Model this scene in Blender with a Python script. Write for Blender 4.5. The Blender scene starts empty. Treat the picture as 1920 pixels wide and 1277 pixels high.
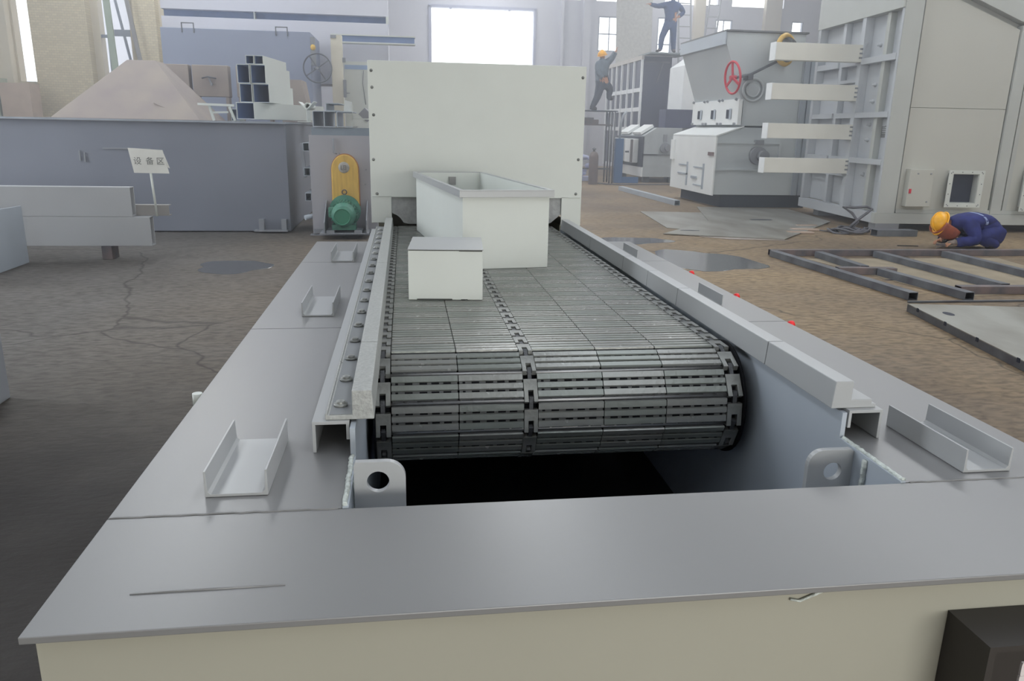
import bpy, bmesh, math, random
from mathutils import Vector, Matrix, Euler
random.seed(7)
C = bpy.context.scene.collection
SC = bpy.context.scene
pi = math.pi

# ------------------------------------------------------------------ camera
cam = bpy.data.cameras.new('camera'); co = bpy.data.objects.new('camera', cam); C.objects.link(co)
cam.sensor_width = 36.0; cam.lens = 1450.0/1920.0*36.0; cam.clip_end = 200
cam.shift_x = 0; cam.shift_y = 0
# columns: world X, Y, Z axes seen in camera space (right, down, forward)
RX = (0.9908419, -0.13371155, 0.01880268)
RY = (-0.01739019, -0.26445906, -0.96424011)
RZ = (0.13390258, 0.95508252, -0.26436239)
m = Matrix(((RX[0], -RY[0], -RZ[0], 0), (RX[1], -RY[1], -RZ[1], 0), (RX[2], -RY[2], -RZ[2], 1.70), (0, 0, 0, 1)))
co.matrix_world = m
SC.camera = co

# ------------------------------------------------------------------ world, lights, exposure
w = bpy.data.worlds.new('sky'); SC.world = w; w.use_nodes = True
bg = w.node_tree.nodes['Background']; bg.inputs[0].default_value = (0.90, 0.95, 1.0, 1); bg.inputs[1].default_value = 3.6

def area(name, loc, size, power, rot=(0, 0, 0), col=(1, 1, 1), spread=pi):
    l = bpy.data.lights.new(name, 'AREA'); l.shape = 'RECTANGLE'; l.size, l.size_y = size
    l.energy = power; l.color = col; l.spread = spread
    o = bpy.data.objects.new(name, l); C.objects.link(o); o.location = loc; o.rotation_euler = rot
    return o
# roof skylights run along the hall, a big doorway stands open behind the camera
area('skylight_left', (-5.5, 26, 9.6), (2.2, 22), 850, col=(0.93, 0.96, 1.0))
area('skylight_middle', (3.5, 27, 9.6), (2.2, 20), 650, col=(0.95, 0.97, 1.0))
area('skylight_right', (12.5, 19, 9.6), (2.6, 32), 950, col=(0.97, 0.98, 1.0))
area('doorway_light', (4.0, -9.0, 1.75), (9, 2.6), 570, rot=(pi/2, 0, 0), col=(1.0, 0.97, 0.88))
area('side_fill_light', (-13.9, 9, 3.6), (24, 3.6), 3300, rot=(0, -pi/2, 0), col=(0.88, 0.94, 1.0))  # added fill in front of the closed left wall, for left-facing surfaces
SC.view_settings.view_transform = 'Standard'; SC.view_settings.look = 'None'
SC.view_settings.gamma = 1; SC.view_settings.use_curve_mapping = False
SC.view_settings.exposure = 0.0

# ------------------------------------------------------------------ materials
MATS = {}
def s2l(c):
    return tuple(((v/255.0)/12.92 if v/255.0 <= 0.04045 else ((v/255.0+0.055)/1.055)**2.4) for v in c)
def mat(name, rgb, rough=0.5, metal=0.0, var=0.08, scale=3.0, bump=0.0, bscale=30.0, spec=0.5, rgb2=None, det=4.0, stretch=None, coat=0.0, rvar=0.05):
    if name in MATS: return MATS[name]
    M = bpy.data.materials.new(name); M.use_nodes = True; nt = M.node_tree; N = nt.nodes; L = nt.links
    b = N['Principled BSDF']; b.inputs['Roughness'].default_value = rough; b.inputs['Metallic'].default_value = metal
    b.inputs['Specular IOR Level'].default_value = spec
    if coat: b.inputs['Coat Weight'].default_value = coat; b.inputs['Coat Roughness'].default_value = 0.3
    c = s2l(rgb); c2 = s2l(rgb2) if rgb2 else tuple(max(0, v*(1-var*2)) for v in c)
    tc = N.new('ShaderNodeTexCoord'); mp = N.new('ShaderNodeMapping'); L.new(tc.outputs['Object'], mp.inputs[0])
    if stretch: mp.inputs['Scale'].default_value = stretch
    n = N.new('ShaderNodeTexNoise'); n.inputs['Scale'].default_value = scale; n.inputs['Detail'].default_value = det
    L.new(mp.outputs[0], n.inputs['Vector'])
    r = N.new('ShaderNodeValToRGB'); r.color_ramp.elements[0].position = 0.3; r.color_ramp.elements[1].position = 0.68
    r.color_ramp.elements[0].color = (*c2, 1); r.color_ramp.elements[1].color = (*c, 1)
    L.new(n.outputs[0], r.inputs[0]); L.new(r.outputs[0], b.inputs['Base Color'])
    mr = N.new('ShaderNodeMapRange'); mr.inputs[3].default_value = max(0.03, rough-rvar); mr.inputs[4].default_value = min(1, rough+rvar)
    L.new(n.outputs[0], mr.inputs[0]); L.new(mr.outputs[0], b.inputs['Roughness'])
    if bump:
        n2 = N.new('ShaderNodeTexNoise'); n2.inputs['Scale'].default_value = bscale; n2.inputs['Detail'].default_value = 3
        L.new(mp.outputs[0], n2.inputs['Vector'])
        bp = N.new('ShaderNodeBump'); bp.inputs['Strength'].default_value = bump; bp.inputs['Distance'].default_value = 0.01
        L.new(n2.outputs[0], bp.inputs['Height']); L.new(bp.outputs[0], b.inputs['Normal'])
    MATS[name] = M; return M

PAINT = mat('grey_gloss_paint', (122, 122, 123), 0.38, var=0.03, scale=1.2, bump=0.03, bscale=6, coat=0.4, rvar=.02)
PAINT_C = mat('grey_paint_lit_copy', (164, 166, 168), 0.38, var=0.03, scale=2.0, coat=0.3, rvar=.02)  # lighter copy of the deck grey; light on upright faces put into colour
PAINT_W = mat('warm_grey_paint', (160, 158, 146), 0.5, var=0.03, scale=1.5, bump=0.02, bscale=5)
PAINT_L = mat('light_grey_paint', (206, 210, 206), 0.5, var=0.03, scale=2)
PAINT_B = mat('blue_grey_paint', (172, 180, 190), 0.42, var=0.05, scale=2)
PAINT_S = mat('speckled_grey_paint', (168, 170, 168), 0.4, var=0.12, scale=90, bump=0.25, bscale=140)
WELD = mat('pale_weld_bead', (205, 212, 208), 0.4, var=0.2, scale=60, bump=0.9, bscale=70)
SEAM = mat('dark_seam', (70, 72, 70), 0.8)
CAST = mat('dark_cast_iron', (138, 140, 138), 0.4, metal=0.35, var=0.2, scale=14, bump=0.15, bscale=60)
CAST_D = mat('sooty_cast_iron', (78, 80, 84), 0.5, metal=0.35, var=0.15, scale=20, bump=0.3, bscale=90)
PIN = mat('bright_steel_pin', (170, 170, 172), 0.4, metal=0.9)
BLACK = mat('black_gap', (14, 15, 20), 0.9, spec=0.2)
TANK = mat('slate_grey_paint', (122, 126, 138), 0.42, var=0.07, scale=0.7)
MID = mat('mid_grey_paint', (140, 143, 150), 0.45, var=0.05, scale=1.0)
YEL = mat('yellow_guard_paint', (222, 184, 92), 0.5, rgb2=(198, 160, 80), scale=6, stretch=(3, 3, .6))
GRN = mat('green_motor_paint', (92, 150, 130), 0.4, rgb2=(66, 120, 102), scale=8)
TAN = mat('primer_tan_steel', (160, 150, 142), 0.7, rgb2=(146, 136, 134), scale=2)
WHITE = mat('white_casing_paint', (236, 239, 242), 0.5, var=0.04)
DUCT_IN = mat('blue_grey_primer', (118, 138, 178), 0.6, var=0.1, scale=3)
RUST = mat('raw_rusty_steel', (118, 106, 106), 0.55, rgb2=(84, 86, 92), scale=5, metal=0.25, bump=0.2, bscale=40)
STEEL = mat('raw_steel_tube', (112, 116, 122), 0.45, rgb2=(84, 84, 92), scale=4, metal=0.3)
PLATE = mat('mill_plate', (160, 160, 154), 0.38, rgb2=(118, 112, 102), scale=2.2, metal=0.25, bump=0.1, bscale=12, det=8, stretch=(1, .4, 1))
RED = mat('red_paint', (205, 50, 70), 0.4, var=0.1)
REDP = mat('red_plastic', (235, 40, 45), 0.35, var=0.05)
BLUEP = mat('blue_post_paint', (70, 105, 150), 0.5)
CABINET = mat('dark_plum_steel', (62, 62, 84), 0.5, rgb2=(50, 58, 84), scale=1.5)
BRICK = None
def brick_mat():
    M = bpy.data.materials.new('pale_brick'); M.use_nodes = True; N = M.node_tree.nodes; L = M.node_tree.links
    b = N['Principled BSDF']; b.inputs['Roughness'].default_value = 0.9
    tc = N.new('ShaderNodeTexCoord'); mp = N.new('ShaderNodeMapping'); mp.inputs['Rotation'].default_value = (pi/2, 0, 0)
    L.new(tc.outputs['Object'], mp.inputs[0])
    t = N.new('ShaderNodeTexBrick'); t.inputs['Scale'].default_value = 4.0
    t.inputs['Color1'].default_value = (*s2l((216, 205, 180)), 1); t.inputs['Color2'].default_value = (*s2l((203, 192, 168)), 1)
    t.inputs['Mortar'].default_value = (*s2l((190, 182, 162)), 1); t.inputs['Mortar Size'].default_value = 0.02
    L.new(mp.outputs[0], t.inputs['Vector']); L.new(t.outputs[0], b.inputs['Base Color'])
    bp = N.new('ShaderNodeBump'); bp.inputs['Strength'].default_value = 0.4; bp.inputs['Distance'].default_value = 0.02
    L.new(t.outputs['Fac'], bp.inputs['Height']); bp.invert = True; L.new(bp.outputs[0], b.inputs['Normal'])
    return M
BRICK = brick_mat()
WALLM = mat('pale_plaster', (206, 207, 218), 0.85, var=0.03, scale=0.4)
WALLW = mat('cream_plaster', (214, 206, 190), 0.85, var=0.04, scale=0.5)
CEIL = mat('roof_sheet', (150, 155, 162), 0.8)
GLASS_FRAME = mat('window_frame_paint', (150, 158, 175), 0.6)
COVERALL = mat('navy_coverall', (38, 46, 112), 0.85, var=0.2, scale=9, bump=0.4, bscale=14)
COVERALL2 = mat('blue_coverall', (52, 76, 122), 0.85, var=0.2, scale=9, bump=0.4, bscale=14)
SHIRT = mat('grey_blue_shirt', (104, 116, 128), 0.85, var=0.15, scale=9, bump=0.3, bscale=14)
TROUSER = mat('dark_trousers', (72, 78, 92), 0.85, var=0.15, scale=9)
SKIN = mat('skin', (190, 140, 112), 0.6, var=0.05)
HAIR = mat('black_hair', (25, 22, 22), 0.6)
HELM = mat('yellow_helmet', (243, 176, 30), 0.35, var=0.1, scale=14)
MASK = mat('reddish_brown_welding_mask', (160, 84, 58), 0.55, rgb2=(130, 66, 48), scale=10)
GLOVE = mat('worn_glove', (140, 128, 122), 0.9, var=0.25, scale=25, bump=0.3)
BOOT = mat('dark_boot', (45, 42, 44), 0.7)
STRIPE = mat('reflective_stripe', (150, 165, 205), 0.5)
CABLE = mat('grey_rubber_cable', (95, 95, 102), 0.6)
PAPER = mat('white_sign_board', (222, 222, 218), 0.7)
INK = mat('faded_ink', (120, 122, 122), 0.8)
WOODM = mat('scrap_wood', (170, 150, 135), 0.8)
DARKG = mat('dark_opening', (40, 46, 62), 0.6)

def floor_mat():
    M = bpy.data.materials.new('worn_concrete_floor'); M.use_nodes = True; N = M.node_tree.nodes; L = M.node_tree.links
    b = N['Principled BSDF']
    tc = N.new('ShaderNodeTexCoord')
    def noise(scale, det, st=(1, 1, 1), dist=0.0):
        mp = N.new('ShaderNodeMapping'); mp.inputs['Scale'].default_value = st; L.new(tc.outputs['Object'], mp.inputs[0])
        n = N.new('ShaderNodeTexNoise'); n.inputs['Scale'].default_value = scale; n.inputs['Detail'].default_value = det
        n.inputs['Distortion'].default_value = dist
        L.new(mp.outputs[0], n.inputs['Vector']); return n
    def ramp(n, a, ca, bb, cb):
        r = N.new('ShaderNodeValToRGB'); r.color_ramp.elements[0].position = a; r.color_ramp.elements[1].position = bb
        r.color_ramp.elements[0].color = (*ca, 1); r.color_ramp.elements[1].color = (*cb, 1); L.new(n.outputs[0], r.inputs[0]); return r
    def mix(f, a, bb, t='MIX'):
        mx = N.new('ShaderNodeMix'); mx.data_type = 'RGBA'; mx.blend_type = t
        if isinstance(f, float): mx.inputs[0].default_value = f
        else: L.new(f.outputs[0], mx.inputs[0])
        L.new(a.outputs[0] if a.bl_idname != 'ShaderNodeMix' else a.outputs[2], mx.inputs[6])
        L.new(bb.outputs[0] if bb.bl_idname != 'ShaderNodeMix' else bb.outputs[2], mx.inputs[7]); return mx
    big = ramp(noise(0.35, 5), 0.35, s2l((112, 96, 78)), 0.65, s2l((148, 127, 98)))
    fine = ramp(noise(9, 8, (1, 2.2, 1), 0.4), 0.34, (0.42, 0.40, 0.38), 0.60, (1.0, 1.0, 1.0))
    c1 = mix(0.8, big, fine, 'MULTIPLY')
    # greyer tone on the left, brown on the right, by position across the hall
    sx = N.new('ShaderNodeSeparateXYZ'); L.new(tc.outputs['Object'], sx.inputs[0])
    mr = N.new('ShaderNodeMapRange'); mr.inputs[1].default_value = -3.0; mr.inputs[2].default_value = 2.5
    L.new(sx.outputs[0], mr.inputs[0])
    left_tone = N.new('ShaderNodeRGB'); left_tone.outputs[0].default_value = (*s2l((96, 92, 88)), 1)
    left_fine = mix(0.8, left_tone, fine, 'MULTIPLY')
    c2 = mix(mr, left_fine, c1)
    # shade of the left foreground, painted dark into the floor colour
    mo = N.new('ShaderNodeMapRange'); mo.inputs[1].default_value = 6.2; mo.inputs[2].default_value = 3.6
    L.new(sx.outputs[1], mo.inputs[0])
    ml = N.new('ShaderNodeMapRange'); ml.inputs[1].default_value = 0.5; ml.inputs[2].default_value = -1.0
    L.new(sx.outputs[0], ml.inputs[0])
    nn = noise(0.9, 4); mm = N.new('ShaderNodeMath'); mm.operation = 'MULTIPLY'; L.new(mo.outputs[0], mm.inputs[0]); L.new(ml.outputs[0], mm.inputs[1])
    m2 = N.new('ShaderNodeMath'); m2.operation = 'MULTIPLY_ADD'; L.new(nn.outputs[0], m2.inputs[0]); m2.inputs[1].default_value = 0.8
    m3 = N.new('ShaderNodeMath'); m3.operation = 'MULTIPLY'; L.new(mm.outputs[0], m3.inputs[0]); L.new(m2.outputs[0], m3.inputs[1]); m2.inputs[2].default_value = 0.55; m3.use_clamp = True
    shade_col = N.new('ShaderNodeRGB'); shade_col.outputs[0].default_value = (*s2l((30, 24, 20)), 1)
    c3 = mix(m3, c2, shade_col)
    # thin cracks
    v = N.new('ShaderNodeTexVoronoi'); v.feature = 'DISTANCE_TO_EDGE'; v.inputs['Scale'].default_value = 0.22
    dn = noise(1.4, 3); va = N.new('ShaderNodeVectorMath'); va.operation = 'MULTIPLY_ADD'
    L.new(dn.outputs['Color'], va.inputs[0]); va.inputs[1].default_value = (0.5, 0.5, 0); L.new(tc.outputs['Object'], va.inputs[2]); L.new(va.outputs[0], v.inputs['Vector'])
    cr = ramp(v, 0.0, (0.35, 0.33, 0.31), 0.004, (1, 1, 1))
    c4 = mix(1.0, c3, cr, 'MULTIPLY')
    L.new(c4.outputs[2], b.inputs['Base Color'])
    rr = N.new('ShaderNodeMapRange'); rr.inputs[3].default_value = 0.5; rr.inputs[4].default_value = 0.85
    L.new(noise(1.2, 4).outputs[0], rr.inputs[0]); L.new(rr.outputs[0], b.inputs['Roughness'])
    bp = N.new('ShaderNodeBump'); bp.inputs['Strength'].default_value = 0.35; bp.inputs['Distance'].default_value = 0.02
    L.new(noise(14, 6, (1, 2, 1)).outputs[0], bp.inputs['Height']); L.new(bp.outputs[0], b.inputs['Normal'])
    return M
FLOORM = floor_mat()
def water_mat(name, col, rough):
    M = bpy.data.materials.new(name); M.use_nodes = True; N = M.node_tree.nodes; L = M.node_tree.links
    b = N['Principled BSDF']; b.inputs['Base Color'].default_value = (*s2l(col), 1); b.inputs['Roughness'].default_value = rough
    b.inputs['Specular IOR Level'].default_value = 0.7
    tc = N.new('ShaderNodeTexCoord'); n = N.new('ShaderNodeTexNoise'); n.inputs['Scale'].default_value = 6; L.new(tc.outputs['Object'], n.inputs[0])
    bp = N.new('ShaderNodeBump'); bp.inputs['Strength'].default_value = 0.25; L.new(n.outputs[0], bp.inputs['Height']); L.new(bp.outputs[0], b.inputs['Normal'])
    return M
PUD = water_mat('shallow_puddle_water', (92, 92, 94), 0.12)

# ------------------------------------------------------------------ mesh helpers
class MB:
    def __init__(s): s.v = []; s.f = []; s.m = []; s.ms = []; s.sm = []
    def _mi(s, mt):
        if mt is None: return 0
        if mt not in s.ms: s.ms.append(mt)
        return s.ms.index(mt)
    def add(s, vs, fs, mt=None, smooth=False):
        o = len(s.v); s.v += [tuple(x) for x in vs]; i = s._mi(mt)
        for f in fs: s.f.append(tuple(o+k for k in f)); s.m.append(i); s.sm.append(smooth)
        return s
    def box(s, x0, x1, y0, y1, z0, z1, mt=None):
        return s.add([(x0, y0, z0), (x1, y0, z0), (x1, y1, z0), (x0, y1, z0), (x0, y0, z1), (x1, y0, z1), (x1, y1, z1), (x0, y1, z1)],
                     [(0, 3, 2, 1), (4, 5, 6, 7), (0, 1, 5, 4), (1, 2, 6, 5), (2, 3, 7, 6), (3, 0, 4, 7)], mt)
    def prism(s, poly, a, b, axis='y', mt=None):
        n = len(poly)
        if axis == 'y': P = lambda p, t: (p[0], t, p[1])
        elif axis == 'x': P = lambda p, t: (t, p[0], p[1])
        else: P = lambda p, t: (p[0], p[1], t)
        vs = [P(p, a) for p in poly]+[P(p, b) for p in poly]
        fs = [tuple(range(n))[::-1], tuple(range(n, 2*n))]+[(i, (i+1) % n, n+(i+1) % n, n+i) for i in range(n)]
        return s.add(vs, fs, mt)
    def ring(s, outer, inner, a, b, axis='y', mt=None):      # plate with a hole: loops of equal length
        n = len(outer)
        if axis == 'y': P = lambda p, t: (p[0], t, p[1])
        elif axis == 'x': P = lambda p, t: (t, p[0], p[1])
        else: P = lambda p, t: (p[0], p[1], t)
        vs = [P(p, a) for p in outer]+[P(p, a) for p in inner]+[P(p, b) for p in outer]+[P(p, b) for p in inner]
        fs = []
        for i in range(n):
            j = (i+1) % n
            fs += [(i, j, n+j, n+i), (2*n+i, 3*n+i, 3*n+j, 2*n+j), (i, 2*n+i, 2*n+j, j), (n+i, n+j, 3*n+j, 3*n+i)]
        return s.add(vs, fs, mt)
    def cyl(s, p0, p1, r, n=16, mt=None, r1=None, smooth=True):
        p0 = Vector(p0); p1 = Vector(p1); d = (p1-p0).normalized(); r1 = r if r1 is None else r1
        u = d.orthogonal().normalized(); v = d.cross(u)
        vs = []
        for p, q in ((p0, r), (p1, r1)):
            for k in range(n):
                a = 2*pi*k/n; vs.append(p+u*math.cos(a)*q+v*math.sin(a)*q)
        o = len(s.v)
        s.add(vs, [(k, (k+1) % n, n+(k+1) % n, n+k) for k in range(n)], mt, smooth)
        i = s._mi(mt); s.f.append(tuple(o+k for k in range(n))[::-1]); s.m.append(i); s.sm.append(False)
        s.f.append(tuple(o+n+k for k in range(n))); s.m.append(i); s.sm.append(False)
        return s
    def tube(s, pts, r, n=8, mt=None):
        pts = [Vector(p) for p in pts]; vs = []; u = None
        for i, p in enumerate(pts):
            d = ((pts[min(i+1, len(pts)-1)])-(pts[max(i-1, 0)])).normalized()
            if u is None: u = d.orthogonal().normalized()
            u = (u-d*u.dot(d)).normalized(); v = d.cross(u)
            for k in range(n):
                a = 2*pi*k/n; vs.append(p+u*math.cos(a)*r+v*math.sin(a)*r)
        fs = [(i*n+k, i*n+(k+1) % n, (i+1)*n+(k+1) % n, (i+1)*n+k) for i in range(len(pts)-1) for k in range(n)]
        fs += [tuple(range(n))[::-1], tuple((len(pts)-1)*n+k for k in range(n))]
        return s.add(vs, fs, mt, True)
    def bar(s, p0, p1, w, h, mt=None, up=(0, 0, 1)):
        p0 = Vector(p0); p1 = Vector(p1); d = (p1-p0).normalized(); sd = d.cross(Vector(up)).normalized(); u = sd.cross(d)
        vs = [p+sd*a*w/2+u*b*h/2 for p in (p0, p1) for a, b in ((-1, -1), (1, -1), (1, 1), (-1, 1))]
        return s.add(vs, [(0, 1, 2, 3)[::-1], (4, 5, 6, 7), (0, 1, 5, 4), (1, 2, 6, 5), (2, 3, 7, 6), (3, 0, 4, 7)], mt)
    def lathe(s, prof, c, axis, n=24, mt=None):     # prof: (radius, distance along axis)
        c = Vector(c); d = Vector(axis).normalized(); u = d.orthogonal().normalized(); v = d.cross(u)
        vs = [c+d*h+(u*math.cos(2*pi*k/n)+v*math.sin(2*pi*k/n))*r for r, h in prof for k in range(n)]
        fs = [(i*n+k, i*n+(k+1) % n, (i+1)*n+(k+1) % n, (i+1)*n+k) for i in range(len(prof)-1) for k in range(n)]
        return s.add(vs, fs, mt, True)
    def torus(s, c, axis, R, r, n=32, k=8, mt=None):
        c = Vector(c); d = Vector(axis).normalized(); u = d.orthogonal().normalized(); v = d.cross(u); vs = []
        for i in range(n):
            a = 2*pi*i/n; q = u*math.cos(a)+v*math.sin(a)
            for j in range(k):
                b = 2*pi*j/k; vs.append(c+q*(R+r*math.cos(b))+d*r*math.sin(b))
        return s.add(vs, [(i*k+j, ((i+1) % n)*k+j, ((i+1) % n)*k+(j+1) % k, i*k+(j+1) % k) for i in range(n) for j in range(k)], mt, True)
    def ell(s, c, rad, mt=None, n=16, rot=None):
        c = Vector(c); vs = []; k = n//2
        for i in range(k+1):
            t = pi*i/k
            for j in range(n):
                p = 2*pi*j/n; q = Vector((rad[0]*math.sin(t)*math.cos(p), rad[1]*math.sin(t)*math.sin(p), rad[2]*math.cos(t)))
                if rot: q = rot @ q
                vs.append(c+q)
        return s.add(vs, [(i*n+j, (i+1)*n+j, (i+1)*n+(j+1) % n, i*n+(j+1) % n) for i in range(k) for j in range(n)], mt, True)
    def mesh(s, name, mt):
        me = bpy.data.meshes.new(name); me.from_pydata(s.v, [], s.f)
        ms = s.ms if s.ms else [mt]
        if s.ms and None in [None]: pass
        for q in ms: me.materials.append(q if q is not None else mt)
        me.polygons.foreach_set('material_index', s.m); me.polygons.foreach_set('use_smooth', s.sm)
        bm = bmesh.new(); bm.from_mesh(me); bmesh.ops.recalc_face_normals(bm, faces=bm.faces); bm.to_mesh(me); bm.free()
        return me
    def build(s, name, mt, parent=None, bev=0.0, loc=None, label=None):
        o = bpy.data.objects.new(name, s.mesh(name, mt)); C.objects.link(o)
        if parent is not None: o.parent = parent
        if loc: o.location = loc
        if bev:
            b = o.modifiers.new('bevel', 'BEVEL'); b.width = bev; b.segments = 2; b.limit_method = 'ANGLE'
        if label: o['label'] = label
        return o
def tag(o, label=None, cat=None, group=None, kind=None):
    if label: o['label'] = label
    if cat: o['category'] = cat
    if group: o['group'] = group
    if kind: o['kind'] = kind
    return o
def empty(name, loc, rz, label, cat, group=None):
    o = bpy.data.objects.new(name, None); C.objects.link(o); o.location = loc; o.rotation_euler = (0, 0, rz); o.empty_display_size = 0.1
    return tag(o, label, cat, group)
def struct(o): o['kind'] = 'structure'; return o
def copy_tree(o, parent=None):
    c = o.copy(); C.objects.link(c)
    if parent is not None: c.parent = parent
    for ch in list(o.children): copy_tree(ch, c)
    return c
def circ(cx, cz, r, n=32, a0=0): return [(cx+r*math.cos(a0+2*pi*k/n), cz+r*math.sin(a0+2*pi*k/n)) for k in range(n)]
def rect_loop(x0, x1, z0, z1, n=32, a0=0, cx=None, cz=None):
    cx = (x0+x1)/2 if cx is None else cx; cz = (z0+z1)/2 if cz is None else cz; out = []
    for k in range(n):
        a = a0+2*pi*k/n; dx, dz = math.cos(a), math.sin(a); t = 1e9
        if dx > 1e-9: t = min(t, (x1-cx)/dx)
        if dx < -1e-9: t = min(t, (x0-cx)/dx)
        if dz > 1e-9: t = min(t, (z1-cz)/dz)
        if dz < -1e-9: t = min(t, (z0-cz)/dz)
        out.append((cx+dx*t, cz+dz*t))
    return out
def hollow(mb, x0, x1, y0, y1, z0, z1, t, axis='y', mt=None, mti=None):   # rectangular tube open at both ends
    if axis == 'y': A = [(x0, z0), (x1, z0), (x1, z1), (x0, z1)]; B = [(x0+t, z0+t), (x1-t, z0+t), (x1-t, z1-t), (x0+t, z1-t)]; a, b = y0, y1
    else: A = [(y0, z0), (y1, z0), (y1, z1), (y0, z1)]; B = [(y0+t, z0+t), (y1-t, z0+t), (y1-t, z1-t), (y0+t, z1-t)]; a, b = x0, x1
    return mb.ring(A, B, a, b, axis, mt)

# ================================================================== SETTING
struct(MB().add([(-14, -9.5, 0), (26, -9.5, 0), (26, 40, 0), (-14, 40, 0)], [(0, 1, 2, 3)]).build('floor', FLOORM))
def wall_with_holes(name, axis, at, u0, u1, z0, z1, holes, th, mt):
    us = sorted({u0, u1, *[h[0] for h in holes], *[h[1] for h in holes]}); zs = sorted({z0, z1, *[h[2] for h in holes], *[h[3] for h in holes]})
    mb = MB()
    for i in range(len(us)-1):
        for j in range(len(zs)-1):
            cu, cz = (us[i]+us[i+1])/2, (zs[j]+zs[j+1])/2
            if any(h[0] < cu < h[1] and h[2] < cz < h[3] for h in holes): continue
            if axis == 'y': mb.box(us[i], us[i+1], at, at+th, zs[j], zs[j+1])
            else: mb.box(at, at+th, us[i], us[i+1], zs[j], zs[j+1])
    return struct(mb.build(name, mt))
back_holes = [(a, a+2.6, 7.5, 9.4) for a in (-4.2, -0.9, 2.4, 5.7, 9.0, 12.3, 15.6)]+[(1.33, 6.05, 4.0, 6.95), (9.13, 10.2, 5.3, 6.85), (14.85, 15.7, 5.3, 6.9), (12.0, 12.7, 4.5, 6.9), (18.7, 19.3, 5.2, 6.95), (20.2, 20.7, 4.6, 6.95)]
wall_with_holes('wall_back', 'y', 38, -14, 26, 0, 10, back_holes, 0.3, WALLM)
def window(n, x0, x1, z0, z1, y, bars_x=1, bars_z=1, fr=0.05):
    mb = MB()
    mb.box(x0-.02, x0+fr, y+.02, y+.12, z0, z1); mb.box(x1-fr, x1+.02, y+.02, y+.12, z0, z1)
    mb.box(x0+fr, x1-fr, y+.02, y+.12, z0-.02, z0+fr); mb.box(x0+fr, x1-fr, y+.02, y+.12, z1-fr, z1+.02)
    for k in range(bars_x): xx = x0+(x1-x0)*(k+1)/(bars_x+1); mb.box(xx-.02, xx+.02, y+.04, y+.1, z0+fr, z1-fr)
    for k in range(bars_z): zz = z0+(z1-z0)*(k+1)/(bars_z+1); mb.box(x0+fr, x1-fr, y+.04, y+.1, zz-.025, zz+.025)
    return struct(mb.build('window_%d' % n, GLASS_FRAME))
window(1, 9.13, 10.2, 5.3, 6.85, 38); window(2, 14.85, 15.7, 5.3, 6.9, 38, 1, 0); window(3, 12.0, 12.7, 4.5, 6.9, 38, 0, 1)
window(4, 18.7, 19.3, 5.2, 6.95, 38, 0, 0); window(5, 20.2, 20.7, 4.6, 6.95, 38, 0, 0)
# big bright opening frame
mb = MB(); mb.box(1.2, 1.33, 37.9, 38, 3.95, 7.0); mb.box(6.05, 6.16, 37.9, 38, 3.95, 7.0); mb.box(1.2, 6.16, 37.9, 38, 6.95, 7.06)
mb.box(2.15, 2.25, 37.88, 37.99, 6.88, 6.98); mb.box(4.85, 4.95, 37.88, 37.99, 6.88, 6.98)
struct(mb.build('window_6', mat('opening_trim_paint', (178, 182, 205), 0.8)))
# pilasters and pipes on the back wall
for i, (x, wd) in enumerate(((-0.6, .5), (7.3, .12), (8.35, .35), (11.0, .6), (13.7, .5), (17.2, .8))):
    struct(MB().box(x, x+wd, 37.7, 38, 0, 10).build('trim_%d' % (i+1), WALLM if i < 3 else WALLW))
# rear brick wing on the left with piers and tall windows
lh = [(-10.4, -9.84, 2.7, 9.0), (-8.2, -7.42, 1.9, 9.0), (-13.2, -11.2, 2.7, 9.0)]
wall_with_holes('wall_rear_left', 'y', 24, -14, -4.9, 0, 10, lh, 0.35, WALLW)
for i, (x0, x1, d) in enumerate(((-9.84, -8.4, .35), (-7.2, -6.62, .35), (-11.1, -10.45, .3))):
    struct(MB().box(x0, x1, 24-d, 24, 0, 10).build('trim_%d' % (i+10), BRICK if i < 2 else WALLW))
mb = MB(); mb.box(-8.04, -7.97, 24.03, 24.1, 1.9, 9); mb.box(-8.2, -8.0, 24.03, 24.1, 3.9, 3.98); mb.bar((-7.75, 24.06, 4.9), (-7.45, 24.06, 3.0), .06, .05, up=(0, 1, 0))
mb.box(-7.85, -7.42, 24.02, 24.1, 3.95, 4.12); struct(mb.build('window_7', GLASS_FRAME))
# inside return wall joining the wing to the back, left side wall, right side wall, roof
struct(MB().box(-5.2, -4.9, 24.35, 38, 0, 10).build('wall_inner', WALLM))
struct(MB().box(-14.3, -14, -9.5, 24, 0, 10).build('wall_left', WALLW))
struct(MB().box(26, 26.3, -9.5, 38, 0, 10).build('wall_right', WALLW))
mb = MB().box(-14, -0.6, -9.8, -9.5, 0, 10).box(8.6, 26, -9.8, -9.5, 0, 10).box(-0.6, 8.6, -9.8, -9.5, 3.2, 10)
struct(mb.build('wall_front', WALLW))
mb = MB()
for x0, x1 in ((-14, -6.6), (-4.4, 2.4), (4.6, 11.2), (13.8, 26)): mb.box(x0, x1, -9.5, 38, 9.7, 9.8)
struct(mb.build('ceiling', CEIL))
# far houses seen as pale blocks through the left windows
for i, (x0, x1, z1) in enumerate(((-24, -16.5, 9), (-15.5, -11, 7))):
    h = empty('distant_building', ((x0+x1)/2, 44, 0), 0, ['pale building outside the leftmost tall window', 'pale building outside the window behind the tan hopper'][i], 'building')
    b = MB().box((x0-x1)/2, (x1-x0)/2, 0, 3, 0, z1).build('wall', mat('sunlit_render', (250, 250, 250), 0.9, var=0.0), h)
    for zz in (3.3, 5.4):
        for xx in (-.3, .35, 1.0):
            MB().box(xx*1.6-.3, xx*1.6+.3, -.03, .01, zz, zz+1.0).build('window', mat('far_window', (200, 205, 222), 0.6), h)

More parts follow.
